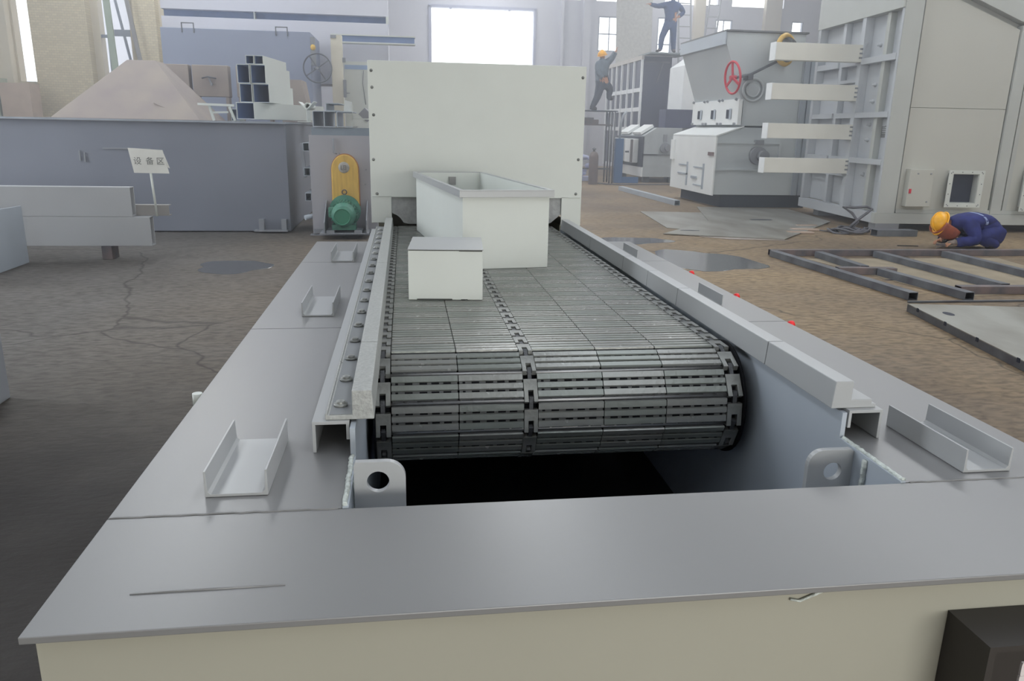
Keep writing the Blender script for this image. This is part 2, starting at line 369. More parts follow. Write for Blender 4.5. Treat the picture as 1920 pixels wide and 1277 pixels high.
def puddle(x, y, rx, ry, rz, label, seed):
    random.seed(seed); n = 40; vs = []
    for k in range(n):
        a = 2*pi*k/n; q = 1+0.10*math.sin(3*a+seed)+0.07*math.sin(5*a+2*seed)+random.uniform(-.03, .03)
        vs.append((rx*q*math.cos(a), ry*q*math.sin(a), 0))
    mb = MB(); mb.add([(v[0], v[1], .003) for v in vs]+[(v[0]*1.01, v[1]*1.01, 0) for v in vs], [tuple(range(n))]+[(k, (k+1) % n, n+(k+1) % n, n+k) for k in range(n)])
    o = mb.build('puddle', PUD); o.location = (x, y, 0.001); o.rotation_euler = (0, 0, rz)
    tag(o, label, 'puddle', 'puddles on the floor', 'stuff'); del o['category']; o['category'] = 'puddle'
    return o
puddle(-2.1, 9.75, .42, .48, 0.1, 'dark water puddle on the floor left of the machine', 1)
puddle(3.6, 12.0, .62, .38, 0.1, 'small puddle nearest the light hood on the right', 2)
puddle(4.05, 10.1, .7, .85, 0.2, 'larger shiny puddle beside the right deck edge', 3)

# ================================================================== STOKER FRAME (foreground machine)
ZD = 0.85
F = empty('stoker_frame', (0.55, 3.6, 0), 0, 'large grey painted boiler stoker frame with wide top deck in the foreground', 'machine frame')
F.location = (0, 0, 0)
def P(mb, name, mt, bev=0.0, label=None): return mb.build(name, mt, F, bev, label=label)
XL, XR, WL, WR = -0.665, 1.768, -0.155, 1.25
P(MB().box(XL, XR, 1.232, 1.648, ZD-.014, ZD), 'front_deck_plate', PAINT, .002)
seams = [1.652, 3.335, 5.04, 5.98]
for a, b in zip(seams[:-1], seams[1:]):
    P(MB().box(XL, WL, a, b-.005, ZD-.013, ZD-.001), 'deck_plate', PAINT, .0015)
    P(MB().box(WR, XR, a, b-.005, ZD-.013, ZD-.001), 'deck_plate', PAINT, .0015)
P(MB().box(XL+.012, XR-.012, 1.262, 1.272, 0.0, ZD-.014), 'front_panel', PAINT_W)
# crooked weld drip and lip line at the front edge
mb = MB().tube([(XL+.01, 1.26, ZD-.017), (0.4, 1.26, ZD-.018), (1.0, 1.26, ZD-.017), (1.75, 1.26, ZD-.017)], .004, 6)
mb.tube([(.83, 1.259, ZD-.02), (.80, 1.258, ZD-.033), (.765, 1.258, ZD-.047), (.745, 1.259, ZD-.042)], .003, 6)
P(mb, 'weld_bead', WELD)
P(MB().tube([(-.52, 1.345, ZD+.0005), (-.4, 1.346, ZD+.001), (-.24, 1.347, ZD)], .0025, 6), 'weld_mark', PAINT)
P(MB().box(XL+.02, XL+.03, 1.272, 5.96, 0, ZD-.014), 'side_panel', PAINT_W)
P(MB().box(XR-.03, XR-.02, 1.272, 5.96, 0, ZD-.014), 'side_panel', PAINT_W)
P(MB().box(XL+.03, WL-.002, 5.95, 5.96, 0, ZD-.014), 'end_panel', PAINT_W)
P(MB().box(WR+.002, XR-.03, 5.95, 5.96, 0, ZD-.014), 'end_panel', PAINT_W)
# inner walls of the pit
def innerwall(x0, x1):
    poly = [(1.65, 0.05), (6.15, 0.05), (6.15, .93), (1.94, .93), (1.94, ZD+.003), (1.65, ZD+.003)]
    P(MB().prism(poly, x0, x1, 'x'), 'inner_wall', PAINT_B)
innerwall(WL, WL+.014); innerwall(WR-.014, WR)
P(MB().box(WL, WR, 1.636, 1.648, .05, ZD-.015), 'pit_front_wall', PAINT_B)
P(MB().box(WL, WR, 1.65, 6.1, .03, .05), 'pit_floor', mat('pit_shade', (38, 38, 46), 0.8))  # shade of the pit put into its floor colour
for sx in (WL+.004, WR-.004):
    pts = []; y = 1.655
    while y < 1.945: pts.append((sx+random.uniform(-.002, .002), y, ZD+.004+random.uniform(-.0015, .0015))); y += .01
    P(MB().tube(pts, .0065, 6), 'weld_bead', WELD)
    inn = .014 if sx < 0 else -.014
    pts = [(sx+inn, 1.80+random.uniform(-.0015, .0015), .845-k*.01) for k in range(30)]
    P(MB().tube(pts, .008, 6), 'weld_bead', WELD)
# inner gusset visible right below the deck
# seam weld lines across the deck
for y in (1.65,):
    for a, b in ((XL+.005, WL-.01), (WR+.01, XR-.005)):
        pts = [(a+(b-a)*k/30, y+random.uniform(-.002, .002), ZD+.0003) for k in range(31)]
        P(MB().tube(pts, .0028, 5), 'weld_seam', PAINT)
# channel rails on the deck and guard blocks over them
t = .009
def rail(mirror):
    if not mirror: xo, xi = -.256, WL-.003
    else: xo, xi = 1.357, WR+.003
    s = 1 if not mirror else -1
    poly = [(xo, ZD), (xo+s*t, ZD), (xo+s*t, .938-t), (xi-s*t, .938-t), (xi-s*t, ZD+.035), (xi, ZD+.035), (xi, .938), (xo, .938)]
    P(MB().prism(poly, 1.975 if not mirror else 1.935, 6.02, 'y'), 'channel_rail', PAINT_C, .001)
rail(False); rail(True)
def guard(mirror, ys):
    if not mirror: poly = [(-.092, .938), (-.222, .938), (-.222, .956), (-.216, .956), (-.216, .951), (-.15, .951), (-.15, 1.02), (-.097, 1.02)]
    else: poly = [(1.207, .938), (1.345, .938), (1.345, .950), (1.332, .950), (1.332, .964), (1.268, .964), (1.268, 1.02), (1.213, 1.02)]
    for a, b in zip(ys[:-1], ys[1:]):
        dx = 0.0
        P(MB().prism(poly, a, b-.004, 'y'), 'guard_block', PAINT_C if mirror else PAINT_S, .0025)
guard(False, [1.985, 2.475, 4.014, 6.07]); guard(True, [1.955, 2.39, 3.296, 3.743, 4.198, 5.0, 5.99])
P(MB().box(-.2105, -.1525, 1.99, 6.06, .9512, .9525), 'bolt_strip', mat('dull_strip', (128, 131, 134), .5), label='darker strip under the bolts')
for k in range(18):
    y = 2.058+k*.222
    mb = MB().lathe([(0, .0), (.019, .0), (.019, .007), (.0, .007)], (-.186, y, .9526), (0, 0, 1), 20)
    mb.lathe([(.0125, .007), (.0125, .013), (.010, .015), (0, .015)], (-.186, y, .9526), (0, 0, 1), 18)
    P(mb, 'bolt', CAST if k < 12 else PAINT_S)
# lifting lugs
def lug(x0, x1, sgn, y, ztop, hx, hz, r):
    out = [];
    n = 48; zc = .75; cx = (x0+x1)/2
    outer = []
    for k in range(n):
        a = 2*pi*k/n; dx, dz = math.cos(a), math.sin(a)
        q = rect_loop(x0, x1, .70, ztop, n, 0, hx, hz)[k]; outer.append(q)
    # round the free top corner
    xc = x1-.045 if sgn > 0 else x0+.045; zc = ztop-.045
    o2 = []
    for (x, z) in outer:
        if (x-xc)*sgn > 0 and z > zc:
            v = Vector((x-xc, z-zc));
            if v.length > .045: v = v.normalized()*.045
            x, z = xc+v.x, zc+v.y
        o2.append((x, z))
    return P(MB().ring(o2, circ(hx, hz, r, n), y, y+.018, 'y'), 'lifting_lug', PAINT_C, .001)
lug(-.135, -.01, 1, 1.755, .915, -.077, .862, .027)
lug(1.103, 1.236, -1, 1.86, .852, 1.178, .787, .026)
# U-shaped channel cleats on the deck
def cleat(x0, x1, y0, y1, h=.065):
    t2 = .007
    poly = [(x0, ZD), (x1, ZD), (x1, ZD+h), (x1-t2*.7, ZD+h), (x1-t2, ZD+.014), (x1-t2*2, ZD+t2), (x0+t2*2, ZD+t2), (x0+t2, ZD+.014), (x0+t2*.7, ZD+h), (x0, ZD+h)]
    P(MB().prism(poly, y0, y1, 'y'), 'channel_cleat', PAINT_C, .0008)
for (a, b) in ((1.735, 2.07), (3.545, 3.95), (5.045, 5.45)): cleat(-.478, -.334, a, b)
for (a, b) in ((1.69, 2.03), (3.62, 3.95), (5.1, 5.45)): cleat(1.44, 1.575, a, b)
# pipe stub and red caps poking past the deck edges
mb = MB().cyl((XL-.02, 2.51, .80), (XL-.02, 2.51, .845), .016, 14); P(mb, 'pipe_stub', PAINT_L)
for y in (4.61, 3.92, 3.3):
    P(MB().lathe([(0, -.012), (.016, -.012), (.018, .0), (.014, .012), (0, .015)], (XR+.012, y, .842), (1, 0, .3), 16), 'red_cap', REDP, label='red plastic cap')
# dark box with bracket on the front face
bx = empty('flange_box', (1.25, 1.2, .45), 0, 'dark open steel box with pale drilled bracket at the front face', 'bracket box')
mb = MB(); mb.box(1.10, 1.115, 1.14, 1.261, .34, .743); mb.box(1.10, 1.5, 1.14, 1.261, .743, .755); mb.box(1.485, 1.5, 1.14, 1.261, .34, .743); mb.box(1.10, 1.5, 1.14, 1.261, .325, .34); mb.box(1.115, 1.485, 1.25, 1.26, .34, .743)
o = mb.build('casing', mat('black_painted_casing', (46, 42, 40), 0.5), bx); o.location = (-1.25, -1.2, -.45)
mb = MB().ring(rect_loop(1.172, 1.42, .688, .718, 24, 0, 1.188, .703), circ(1.188, .703, .0065, 24), 1.135, 1.14, 'y'); mb.box(1.172, 1.20, 1.135, 1.14, .34, .6875)
o = mb.build('bracket', mat('pale_bracket', (205, 198, 198), 0.6), bx); o.location = (-1.25, -1.2, -.45)

# ------------------------------------------------------------------ furnace hood at the far end
H = empty('furnace_hood', (.57, 6.2, 0), 0, 'tall light grey sheet steel hood closing the far end of the stoker', 'hood')
def HP(mb, name, mt, bev=0.0, label=None):
    o = mb.build(name, mt, H, bev, label=label); o.location = (-.57, -6.2, 0); return o
x0, x1, zt = -.262, 1.412, 2.172
mb = MB()
mb.prism([(x0, .965), (-.105, .965), (-.105, 1.165), (1.25, 1.165), (1.25, .945), (x1, .945), (x1, zt), (x0, zt)], 6.2, 6.215, 'y')
HP(mb, 'front_plate', PAINT_L, .003)
HP(MB().box(x0, x0+.012, 6.216, 7.9, .96, zt-.002), 'side_plate', PAINT_L); HP(MB().box(x1-.012, x1, 6.216, 7.9, .96, zt-.002), 'side_plate', PAINT_L)
HP(MB().box(x0+.012, x1-.012, 6.216, 7.9, zt-.014, zt-.002), 'top_plate', PAINT_L)
HP(MB().box(x0, x1, 7.9, 7.912, 0, zt-.002), 'rear_plate', PAINT_L)
HP(MB().box(x0+.05, WL-.01, 6.3, 7.9, 0, .95), 'base', PAINT_W); HP(MB().box(WR+.01, x1-.03, 6.3, 7.9, 0, .94), 'base', PAINT_W)
bp = [(-.104, 1.17), (-.104, 1.04), (-.085, 1.03), (-.06, 1.02), (-.035, .995), (-.015, .965), (.02, .955), (1.13, .955), (1.17, .965), (1.20, .99), (1.235, 1.02), (1.25, 1.03), (1.25, 1.17)]
HP(MB().prism(bp, 6.222, 6.24, 'y'), 'grey_baffle', mat('rough_refractory_baffle', (165, 167, 168), 0.7, var=0.12, scale=25, bump=0.5, bscale=40), label='rough grey baffle with rounded corners')
for (x, z) in ((-.235, 2.10), (-.225, 1.78), (-.235, 1.45), (-.215, 1.19), (1.385, 2.09), (1.375, 1.47), (1.365, 1.2), (-.232, 1.98)):
    HP(MB().lathe([(0, .009), (.006, .009), (.010, .003), (.012, 0)], (x, 6.2, z), (0, -1, 0), 12), 'bolt', CAST)
HP(MB().tube([(-.25, 6.197, 1.172), (-.105, 6.197, 1.172)], .003, 5), 'fold_line', PAINT_L); HP(MB().tube([(1.25, 6.197, 1.172), (1.40, 6.197, 1.172)], .003, 5), 'fold_line', PAINT_L)

# ================================================================== CHAIN GRATE
G_ = empty('chain_grate', (.53, 4.2, .733), 0, 'dark cast iron chain grate of narrow ribbed plates curving over its front drum', 'chain grate')
GO = Vector((-.53, -4.2, -.733))
Y0, ZC, Rp = 2.66, .733, .187
pins = []
N_TOP = 36
a0 = math.radians(8)
for k in range(N_TOP, 0, -1):
    y = Y0-Rp*math.sin(a0)+.1*k*math.cos(0); pins.append((y, ZC+Rp if k > 0 else 0))
for k in range(6): a = math.radians(8+31*k); pins.append((Y0-Rp*math.sin(a), ZC+Rp*math.cos(a)))
for k in range(1, 12): pins.append((pins[-1][0]+.1 if k > 1 else Y0+.05, ZC-Rp))
cols = [(-.057, .168), (.171, .392), (.443, .673), (.676, .898), (.901, 1.122)]
IRON_SET = [mat('cast_iron_a', (134, 136, 134), 0.27, metal=0.35, var=0.03, scale=14, bump=0.1, bscale=60, rvar=.01), mat('cast_iron_b', (122, 127, 124), 0.30, metal=0.35, var=0.03, scale=14, bump=0.12, bscale=60, rvar=.01)]
GROOVE = mat('dark_groove', (84, 86, 88), 0.7)  # groove floors, darker than the ridges
def plate_src(wd, flip, iron):
    mb = MB(); L = .087
    mb.box(.002, wd-.002, -L/2, L/2, -.014, -.0055, GROOVE)
    for yy in (-L/2+.0125, 0, L/2-.0125):
        w2 = .0122 if yy else .0112
        mb.prism([(yy-w2, -.005), (yy+w2, -.005), (yy+w2-.002, .0015), (yy-w2+.002, .0015)], 0, wd, 'x', iron)
    for yy in (-.0163, .0163):
        for fx in (.06, .2, .42, .60, .78):
            ww = .009 if fx == .06 else .026
            xx = fx*wd if not flip else wd-fx*wd-ww
            mb.box(xx, xx+ww, yy-.0030, yy+.0030, -.007, -.0035, BLACK)
    for fx in (.0, .2, .6, .8):
        mb.box(fx*wd+.003, (fx+.19)*wd-.002, -L/2-.0085, -L/2+.001, -.018, -.0095, CAST_D)
    return mb
PM = {}
for ci, (xa, xb) in enumerate(cols):
    for v in range(2): PM[ci, v] = plate_src(xb-xa, ci >= 3, IRON_SET[v])
PME = {k: s.mesh('grate_plate', CAST) for k, s in PM.items()}
def frame_at(i):     # transform of link i, between pin i (far) and pin i+1 (near): local -y points along travel
    (ya, za), (yb, zb) = pins[i], pins[i+1]
    d = Vector((0, yb-ya, zb-za)).normalized()      # travel direction
    ydir = -d; zdir = Vector((1, 0, 0)).cross(ydir)
    mid = Vector((0, (ya+yb)/2, (za+zb)/2))
    return mid, ydir, zdir
links_i = list(range(len(pins)-1))
front = N_TOP+0      # index of first drum link start
order = sorted(links_i, key=lambda i: abs(i-(N_TOP+1.5)) if i >= N_TOP-16 else 999)
near = [i for i in range(N_TOP-15, N_TOP+5)]
far_mb = MB()
for i in links_i:
    mid, yd, zd = frame_at(i)
    for ci, (xa, xb) in enumerate(cols):
        v = (i*7+ci*3) % 2
        if yd.length == 0: continue
        Mx = Matrix(((1, yd.x, zd.x, 0), (0, yd.y, zd.y, 0), (0, yd.z, zd.z, 0), (0, 0, 0, 1)))
        pos = mid+zd*.0165+Vector((xa, 0, 0))
        M4 = Matrix.Translation(pos+GO) @ Mx
        if i in near:
            o = bpy.data.objects.new('grate_plate', PME[ci, v]); C.objects.link(o); o.parent = G_; o.matrix_local = M4
        else:
            s = PM[ci, v];             off = len(far_mb.v); far_mb.v += [tuple(M4 @ Vector(q)) for q in s.v]
            for f, mi, sm in zip(s.f, s.m, s.sm): far_mb.f.append(tuple(off+q for q in f)); far_mb.m.append(far_mb._mi(s.ms[mi])); far_mb.sm.append(sm)
o = far_mb.build('grate_plate', CAST, G_); o['kind'] = 'stuff'
# chain links: body, two fork prongs, a tongue reaching into the fork ahead
def link_src(wd):
    mb = MB(); h0, h1 = -.020, .0
    mb.box(0, wd, -.018, .022, h0, h1, CAST)
    mb.box(0, wd*.30, -.060, -.018, h0, h1, CAST); mb.box(wd*.70, wd, -.060, -.018, h0, h1, CAST)
    mb.box(wd*.36, wd*.64, .022, .066, h0-.002, h1-.004, CAST_D)
    mb.box(wd*.30, wd*.70, -.034, -.018, h0-.01, h0, BLACK)
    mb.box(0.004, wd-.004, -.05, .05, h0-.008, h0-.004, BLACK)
    mb.cyl((0, -.05, -.012), (wd, -.05, -.012), .007, 10, CAST_D)
    return mb
chains = [(-.112, .052), (.394, .047), (1.125, .054)]
far_mb = MB()
lnear = [i for i in range(N_TOP-27, N_TOP+5)]
for (xa, wd) in chains:
    s = link_src(wd); me = s.mesh('chain_link', CAST)
    for i in links_i:
        mid, yd, zd = frame_at(i)
        Mx = Matrix(((1, yd.x, zd.x, 0), (0, yd.y, zd.y, 0), (0, yd.z, zd.z, 0), (0, 0, 0, 1)))
        M4 = Matrix.Translation(mid+zd*.018+Vector((xa, 0, 0))+GO) @ Mx
        if i in lnear:
            o = bpy.data.objects.new('chain_link', me); C.objects.link(o); o.parent = G_; o.matrix_local = M4
        else:
            off = len(far_mb.v); far_mb.ms = list(s.ms); far_mb.v += [tuple(M4 @ Vector(q)) for q in s.v]
            for f, mi, sm in zip(s.f, s.m, s.sm): far_mb.f.append(tuple(off+q for q in f)); far_mb.m.append(mi); far_mb.sm.append(sm)
o = far_mb.build('chain_link', CAST, G_); o['kind'] = 'stuff'
for k in range(N_TOP, N_TOP+5):
    y, z = pins[k]
    o = MB().cyl((-.11, y, z), (1.175, y, z), .0075, 12).build('pin_rod', PIN, G_); o.location = GO
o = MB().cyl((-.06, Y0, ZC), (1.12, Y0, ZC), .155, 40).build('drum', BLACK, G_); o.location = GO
o = MB().cyl((-.135, Y0, ZC), (1.23, Y0, ZC), .04, 20).build('drum_shaft', CAST_D, G_); o.location = GO
for x in (-.118, 1.182):
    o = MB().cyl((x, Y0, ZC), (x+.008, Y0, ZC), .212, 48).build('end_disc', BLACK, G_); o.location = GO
o = MB().box(-.058, 1.122, 2.70, 6.3, .885, .895).build('support_bed', CAST_D, G_); o.location = GO

# ------------------------------------------------------------------ the two boxes standing on the grate
B1 = empty('steel_box', (.19, 3.66, .9395), math.radians(-4), 'small closed pale grey steel box standing on the chain grate', 'box')
mb = MB().box(-.168, .168, -.20, .20, 0, .226); mb.build('body', PAINT_L, B1, .003)
mb = MB().box(-.170, .170, -.203, .203, .2290, .2325); mb.build('lid', PAINT_C, B1, .001, label='flat slightly darker lid')
MB().box(-.13, .03, -.2015, -.1995, .001, .006).box(.07, .1, -.2015, -.1995, .001, .004).box(-.165, .165, -.2012, -.1995, .2258, .2288).box(.06, .165, -.2018, -.1995, .2235, .2288).build('chipped_edge', SEAM, B1)
B2 = empty('open_hopper_box', (.555, 4.28, .9395), math.radians(7.5), 'tall open-topped grey steel hopper box with rim standing on the chain grate', 'box')
hw, ln, zt = .247, 1.72, .43
mb = MB()
mb.box(-hw, hw, 0, .006, 0, zt); mb.box(-hw, -hw+.006, .006, ln-.006, 0, zt); mb.box(hw-.006, hw, .006, ln-.006, 0, zt); mb.box(-hw, hw, ln-.006, ln, 0, zt); mb.box(-hw+.006, hw-.006, .006, ln-.006, 0, .006)
mb.build('body', PAINT_L, B2)
A = [(-hw-.022, -.022), (hw+.022, -.022), (hw+.022, ln+.022), (-hw-.022, ln+.022)]; Bq = [(-hw+.004, .004), (hw-.004, .004), (hw-.004, ln-.004), (-hw+.004, ln-.004)]
mb = MB().ring(A, Bq, zt, zt+.006, 'z')
A2 = [(-hw-.022, -.022), (hw+.022, -.022), (hw+.022, ln+.022), (-hw-.022, ln+.022)]; B2q = [(-hw-.018, -.018), (hw+.018, -.018), (hw+.018, ln+.018), (-hw-.018, ln+.018)]
mb.ring(A2, B2q, zt-.034, zt, 'z'); mb.build('rim', PAINT_C, B2, .001)
MB().box(.0, .05, ln-.03, ln-.007, zt-.09, zt-.03).build('inner_bracket', PAINT, B2)

# ================================================================== LEFT SIDE
T = empty('steel_tank', (-5.2, 13.0, 0), 0, 'long slate grey welded steel tank along the left side', 'tank')
def TP(mb, name, mt, bev=0, label=None): o = mb.build(name, mt, T, bev, label=label); o.location = (5.2, -13.0, 0); return o
TP(MB().box(-9.5, -1.85, 13.0, 17.0, .02, 1.70), 'body', TANK, .004)
TP(MB().box(-9.56, -1.82, 12.93, 17.03, 1.702, 1.73), 'top_rim', mat('rim_grey', (150, 156, 166), 0.45), label='paler flat top rim')
mb = MB().box(-2.40, -1.88, 12.84, 12.995, .03, .05); mb.box(-2.33, -2.25, 12.88, 12.996, .05, .22); mb.box(-1.98, -1.90, 12.88, 12.996, .05, .22)
TP(mb, 'foot_bracket', MID)
TP(MB().box(-4.6, -3.9, 12.985, 12.9985, 1.28, 1.30).box(-4.95, -4.93, 12.98, 12.9985, 1.1, 1.25).box(-4.88, -4.86, 12.98, 12.9985, 1.08, 1.22), 'weld_scar', MID)
# cabinet with chain drive and motor
D = empty('drive_cabinet', (-1.02, 12.7, 0), 0, 'upright grey cabinet carrying the yellow chain guard and green motor', 'cabinet')
def DP(mb, name, mt, bev=0, label=None, parent=None): o = mb.build(name, mt, parent or D, bev, label=label); o.location = (1.02, -12.7, 0) if parent is None else (0, 0, 0); return o
DP(MB().box(-1.45, -.45, 12.72, 14.2, .02, 1.53), 'body', MID, .003)
DP(MB().box(-1.43, -.45, 12.80, 14.2, 1.531, 1.66), 'top_beam', mat('top_beam_grey', (135, 145, 155), 0.5))
DP(MB().box(-1.46, -.44, 12.68, 12.71, .02, 1.545), 'front_sheet', mat('lilac_grey_paint', (166, 165, 172), 0.4, var=.05, scale=1.5), .002)
DP(MB().box(-1.5, -.44, 12.6, 12.72, 0, .016).box(-1.44, -.44, 12.63, 12.679, .03, .10), 'base_strip', MID)
pts = [(-.925+.205*math.cos(a), 1.02+.24*math.sin(a)) for a in [pi*k/20 for k in range(21)]]
gp = [(-.715, .48), ]+pts+[(-1.13, .48)]
gy = DP(MB().prism(gp, 12.56, 12.675, 'y'), 'chain_guard', YEL, .012, label='yellow rounded chain guard')
o = DP(MB().prism([(x*1.0+(x+.925)*.06, z+(z-.9)*.04) for x, z in gp], 12.655, 12.678, 'y'), 'guard_flange', mat('rusty_guard_edge', (176, 128, 90), 0.6))
DP(MB().lathe([(0, .012), (.072, .012), (.082, .004), (.086, 0)], (-.935, 12.56, 1.065), (0, -1, 0), 28), 'round_cover', mat('gauge_cover', (178, 174, 168), 0.5, var=.15, scale=30))
DP(MB().box(-.982, -.975, 12.543, 12.549, 1.03, 1.10).box(-.975, -.95, 12.543, 12.549, 1.03, 1.037).box(-.94, -.933, 12.543, 12.549, 1.03, 1.10).box(-.933, -.905, 12.543, 12.549, 1.093, 1.10).box(-.933, -.905, 12.543, 12.549, 1.03, 1.037).box(-.905, -.898, 12.543, 12.549, 1.03, 1.10), 'cover_marking', mat('cover_mark', (120, 116, 112), 0.6))
DP(MB().torus((-.94, 12.53, .69), (0, 1, 0), .035, .009, 16, 6), 'lifting_eye', RUST)
DP(MB().tube([(-1.09, 12.66, 1.5), (-1.085, 12.655, 1.28), (-1.04, 12.655, 1.27)], .012, 8), 'grease_pipe', MID)
for (x, z) in ((-.6, 1.03), (-1.0, 1.27), (-.62, .8)): DP(MB().cyl((x, 12.66, z), (x, 12.68, z), .012, 10), 'bolt', MID)
# motor
mc = (-.94, 12.3, .36)
mot = DP(MB().cyl((-.94, 12.2, .37), (-.94, 12.55, .37), .185, 36).lathe([(0, -.0), (.14, -.0), (.145, .02), (.185, .06)], (-.94, 12.14, .37), (0, 1, 0), 32), 'motor', GRN, .0, label='green electric motor')
def MP(mb, name, mt=GRN, label=None): o = mb.build(name, mt, mot, label=label); return o
MP(MB().cyl((-.94, 12.545, .40), (-.94, 12.56, .40), .245, 40), 'flange')
MP(MB().cyl((-.955, 12.10, .35), (-.955, 12.145, .35), .125, 36).torus((-.955, 12.10, .35), (0, 1, 0), .120, .010, 36, 6), 'fan_cowl', mat('green_cowl', (62, 135, 108), .35))
mb = MB()
for k in range(28): a = 2*pi*k/28; mb.bar((-.94+.195*math.cos(a), 12.2, .37+.195*math.sin(a)), (-.94+.195*math.cos(a), 12.52, .37+.195*math.sin(a)), .012, .03, up=(math.cos(a), 0, math.sin(a)))
MP(mb, 'cooling_fins'); MP(MB().box(-1.17, -1.09, 12.25, 12.4, .33, .47), 'terminal_box')
MP(MB().box(-1.12, -.76, 12.2, 12.5, .14, .22), 'foot')
mb = MB().box(-1.30, -.56, 12.1, 12.68, .085, .10); mb.prism([(12.1, .10), (12.68, .10), (12.68, .55), (12.62, .55), (12.1, .26)], -1.235, -1.22, 'x'); mb.prism([(12.1, .10), (12.68, .10), (12.68, .55), (12.62, .55), (12.1, .30)], -.60, -.585, 'x')
mb.box(-1.2, -1.08, 12.12, 12.5, .10, .14); mb.box(-.78, -.66, 12.12, 12.5, .10, .14)
DP(mb, 'motor_bracket', MID)
for z in (1.30, .92, .53):
    mb = MB(); hollow(mb, -1.565, -1.47, 12.74, 13.8, z, z+.125, .008); DP(mb, 'square_tube', PAINT_B)
DP(MB().bar((-1.6, 12.9, 1.42), (-1.57, 12.9, .88), .05, .05, up=(0, 1, 0)), 'upright_bar', MID)
DP(MB().cyl((-1.58, 12.7, .27), (-1.40, 12.8, .30), .04, 14), 'roller', PAINT_B)

# channel beams stacked on blocks, sheet, sign
def cbeam(x0, x1, y, z0, h, d, label, mt=PAINT_B):
    o = empty('channel_beam', (x1, y, z0), 0, label, 'steel beam', 'long channel beams stacked on the left')
    tt = .012
    poly = [(0, 0), (d, 0), (d, tt), (tt, tt*1.6), (tt, h-tt*1.6), (d, h-tt), (d, h), (0, h)]
    MB().prism(poly, x0-x1, 0, 'x').build('channel', mt, o, .003); return o
bm_ = mat('beam_grey', (172, 174, 178), 0.42, var=.04, scale=1)
for (x0, x1, z, lab) in ((-8.2, -3.2, .17, 'long grey channel beam, lower of the two stacked at left'), (-8.2, -3.40, .538, 'long grey channel beam, upper one stacked at left')):
    o = bpy.data.objects.new('channel_beam', None)
    mb = MB(); hollow(mb, x0-x1, 0, 0, .15, 0, .366, .013, 'x')
    b = mb.build('channel_beam', bm_, None, .004); b.location = (x1, 10.35, z); tag(b, lab, 'steel beam', 'long channel beams stacked on the left')
for i, x in enumerate((-3.75, -6.2)):
    b = MB().box(-.06, .06, -.12, .12, 0, .165).build('support_block', RUST); b.location = (x, 10.45, .002); tag(b, ['rusty block under the free end of the beams', 'rusty block under the far left of the beams'][i], 'block')
b = MB().prism([(0, 0), (.12, 0), (.12, .008), (.008, .012), (.008, .128), (.12, .128), (.12, .136), (0, .136)][::-1], -.5, 0, 'x').build('channel_offcut', mat('offcut_grey', (155, 152, 150), .45), None, .002)
b.location = (-3.07, 10.42, .5385); b.rotation_euler = (0, 0, math.radians(0)); b.location.z = .5365+.002; tag(b, 'short grey channel offcut lying beside the sign post', 'steel offcut')
b.location = (-3.0, 10.50, .5365)
s_ = MB().prism([(8.6, 0), (10.13, 0), (10.13, .69), (8.6, .72)], -4.61, -4.59, 'x').build('leaning_sheet', PAINT_B, None, .002)
tag(s_, 'pale steel sheet standing upright at the left edge before the beams', 'steel sheet')
S = empty('area_sign', (-3.12, 10.38, .68), 0, 'white paper sign with faded Chinese writing on a short post', 'sign')
bd = MB().prism([(-.26, .70), (.145, .68), (.20, .395), (-.215, .40)][::-1], -.006, .006, 'y').build('board', PAPER, S)
MB().cyl((-.0, .012, -.138), (-.03, .012, .52), .014, 10).build('post', PAINT_L, S)
MB().prism([(.145, .66), (.21, .46), (.185, .47)], .004, .012, 'y').build('paper_corner', PAPER, S)
def text(body, size, mt, parent, loc, rot, name='lettering'):
    cu = bpy.data.curves.new(name, 'FONT'); cu.body = body; cu.size = size; cu.extrude = .0008; cu.resolution_u = 3; cu.offset = .0
    o = bpy.data.objects.new(name, cu); C.objects.link(o); bpy.context.view_layer.update()
    me = bpy.data.meshes.new_from_object(o.evaluated_get(bpy.context.evaluated_depsgraph_get())); bpy.data.objects.remove(o)
    me.materials.clear(); me.materials.append(mt)
    q = bpy.data.objects.new(name, me); C.objects.link(q); q.parent = parent; q.location = loc; q.rotation_euler = rot; return q
for ch, x in (('设', -.21), ('备', -.065), ('区', .06)): text(ch, .098, INK, bd, (x, -.0075, .51), (pi/2, 0, 0))

# things stacked on the tank
hp = empty('transition_hopper', (-4.65, 14.5, 1.73), 0, 'tan primed pyramid hopper standing on the slate tank', 'hopper')
def frus(x0, x1, y0, y1, X0, X1, Y0_, Y1, h):
    return MB().add([(x0, y0, 0), (x1, y0, 0), (x1, y1, 0), (x0, y1, 0), (X0, Y0_, h), (X1, Y0_, h), (X1, Y1, h), (X0, Y1, h)], [(0, 3, 2, 1), (4, 5, 6, 7), (0, 1, 5, 4), (1, 2, 6, 5), (2, 3, 7, 6), (3, 0, 4, 7)])
frus(-1.25, 1.18, -.05, 2.0, -.20, .28, .85, 1.35, 1.02).build('shell', TAN, hp, .01)
MB().box(-1.3, 1.23, -.08, 2.03, 0, .012).build('bottom_flange', TAN, hp)
MB().tube([(.38, .17, .28), (.62, .13, .18), (.78, .07, .03)], .012, 6).build('weld_line', TAN, hp)
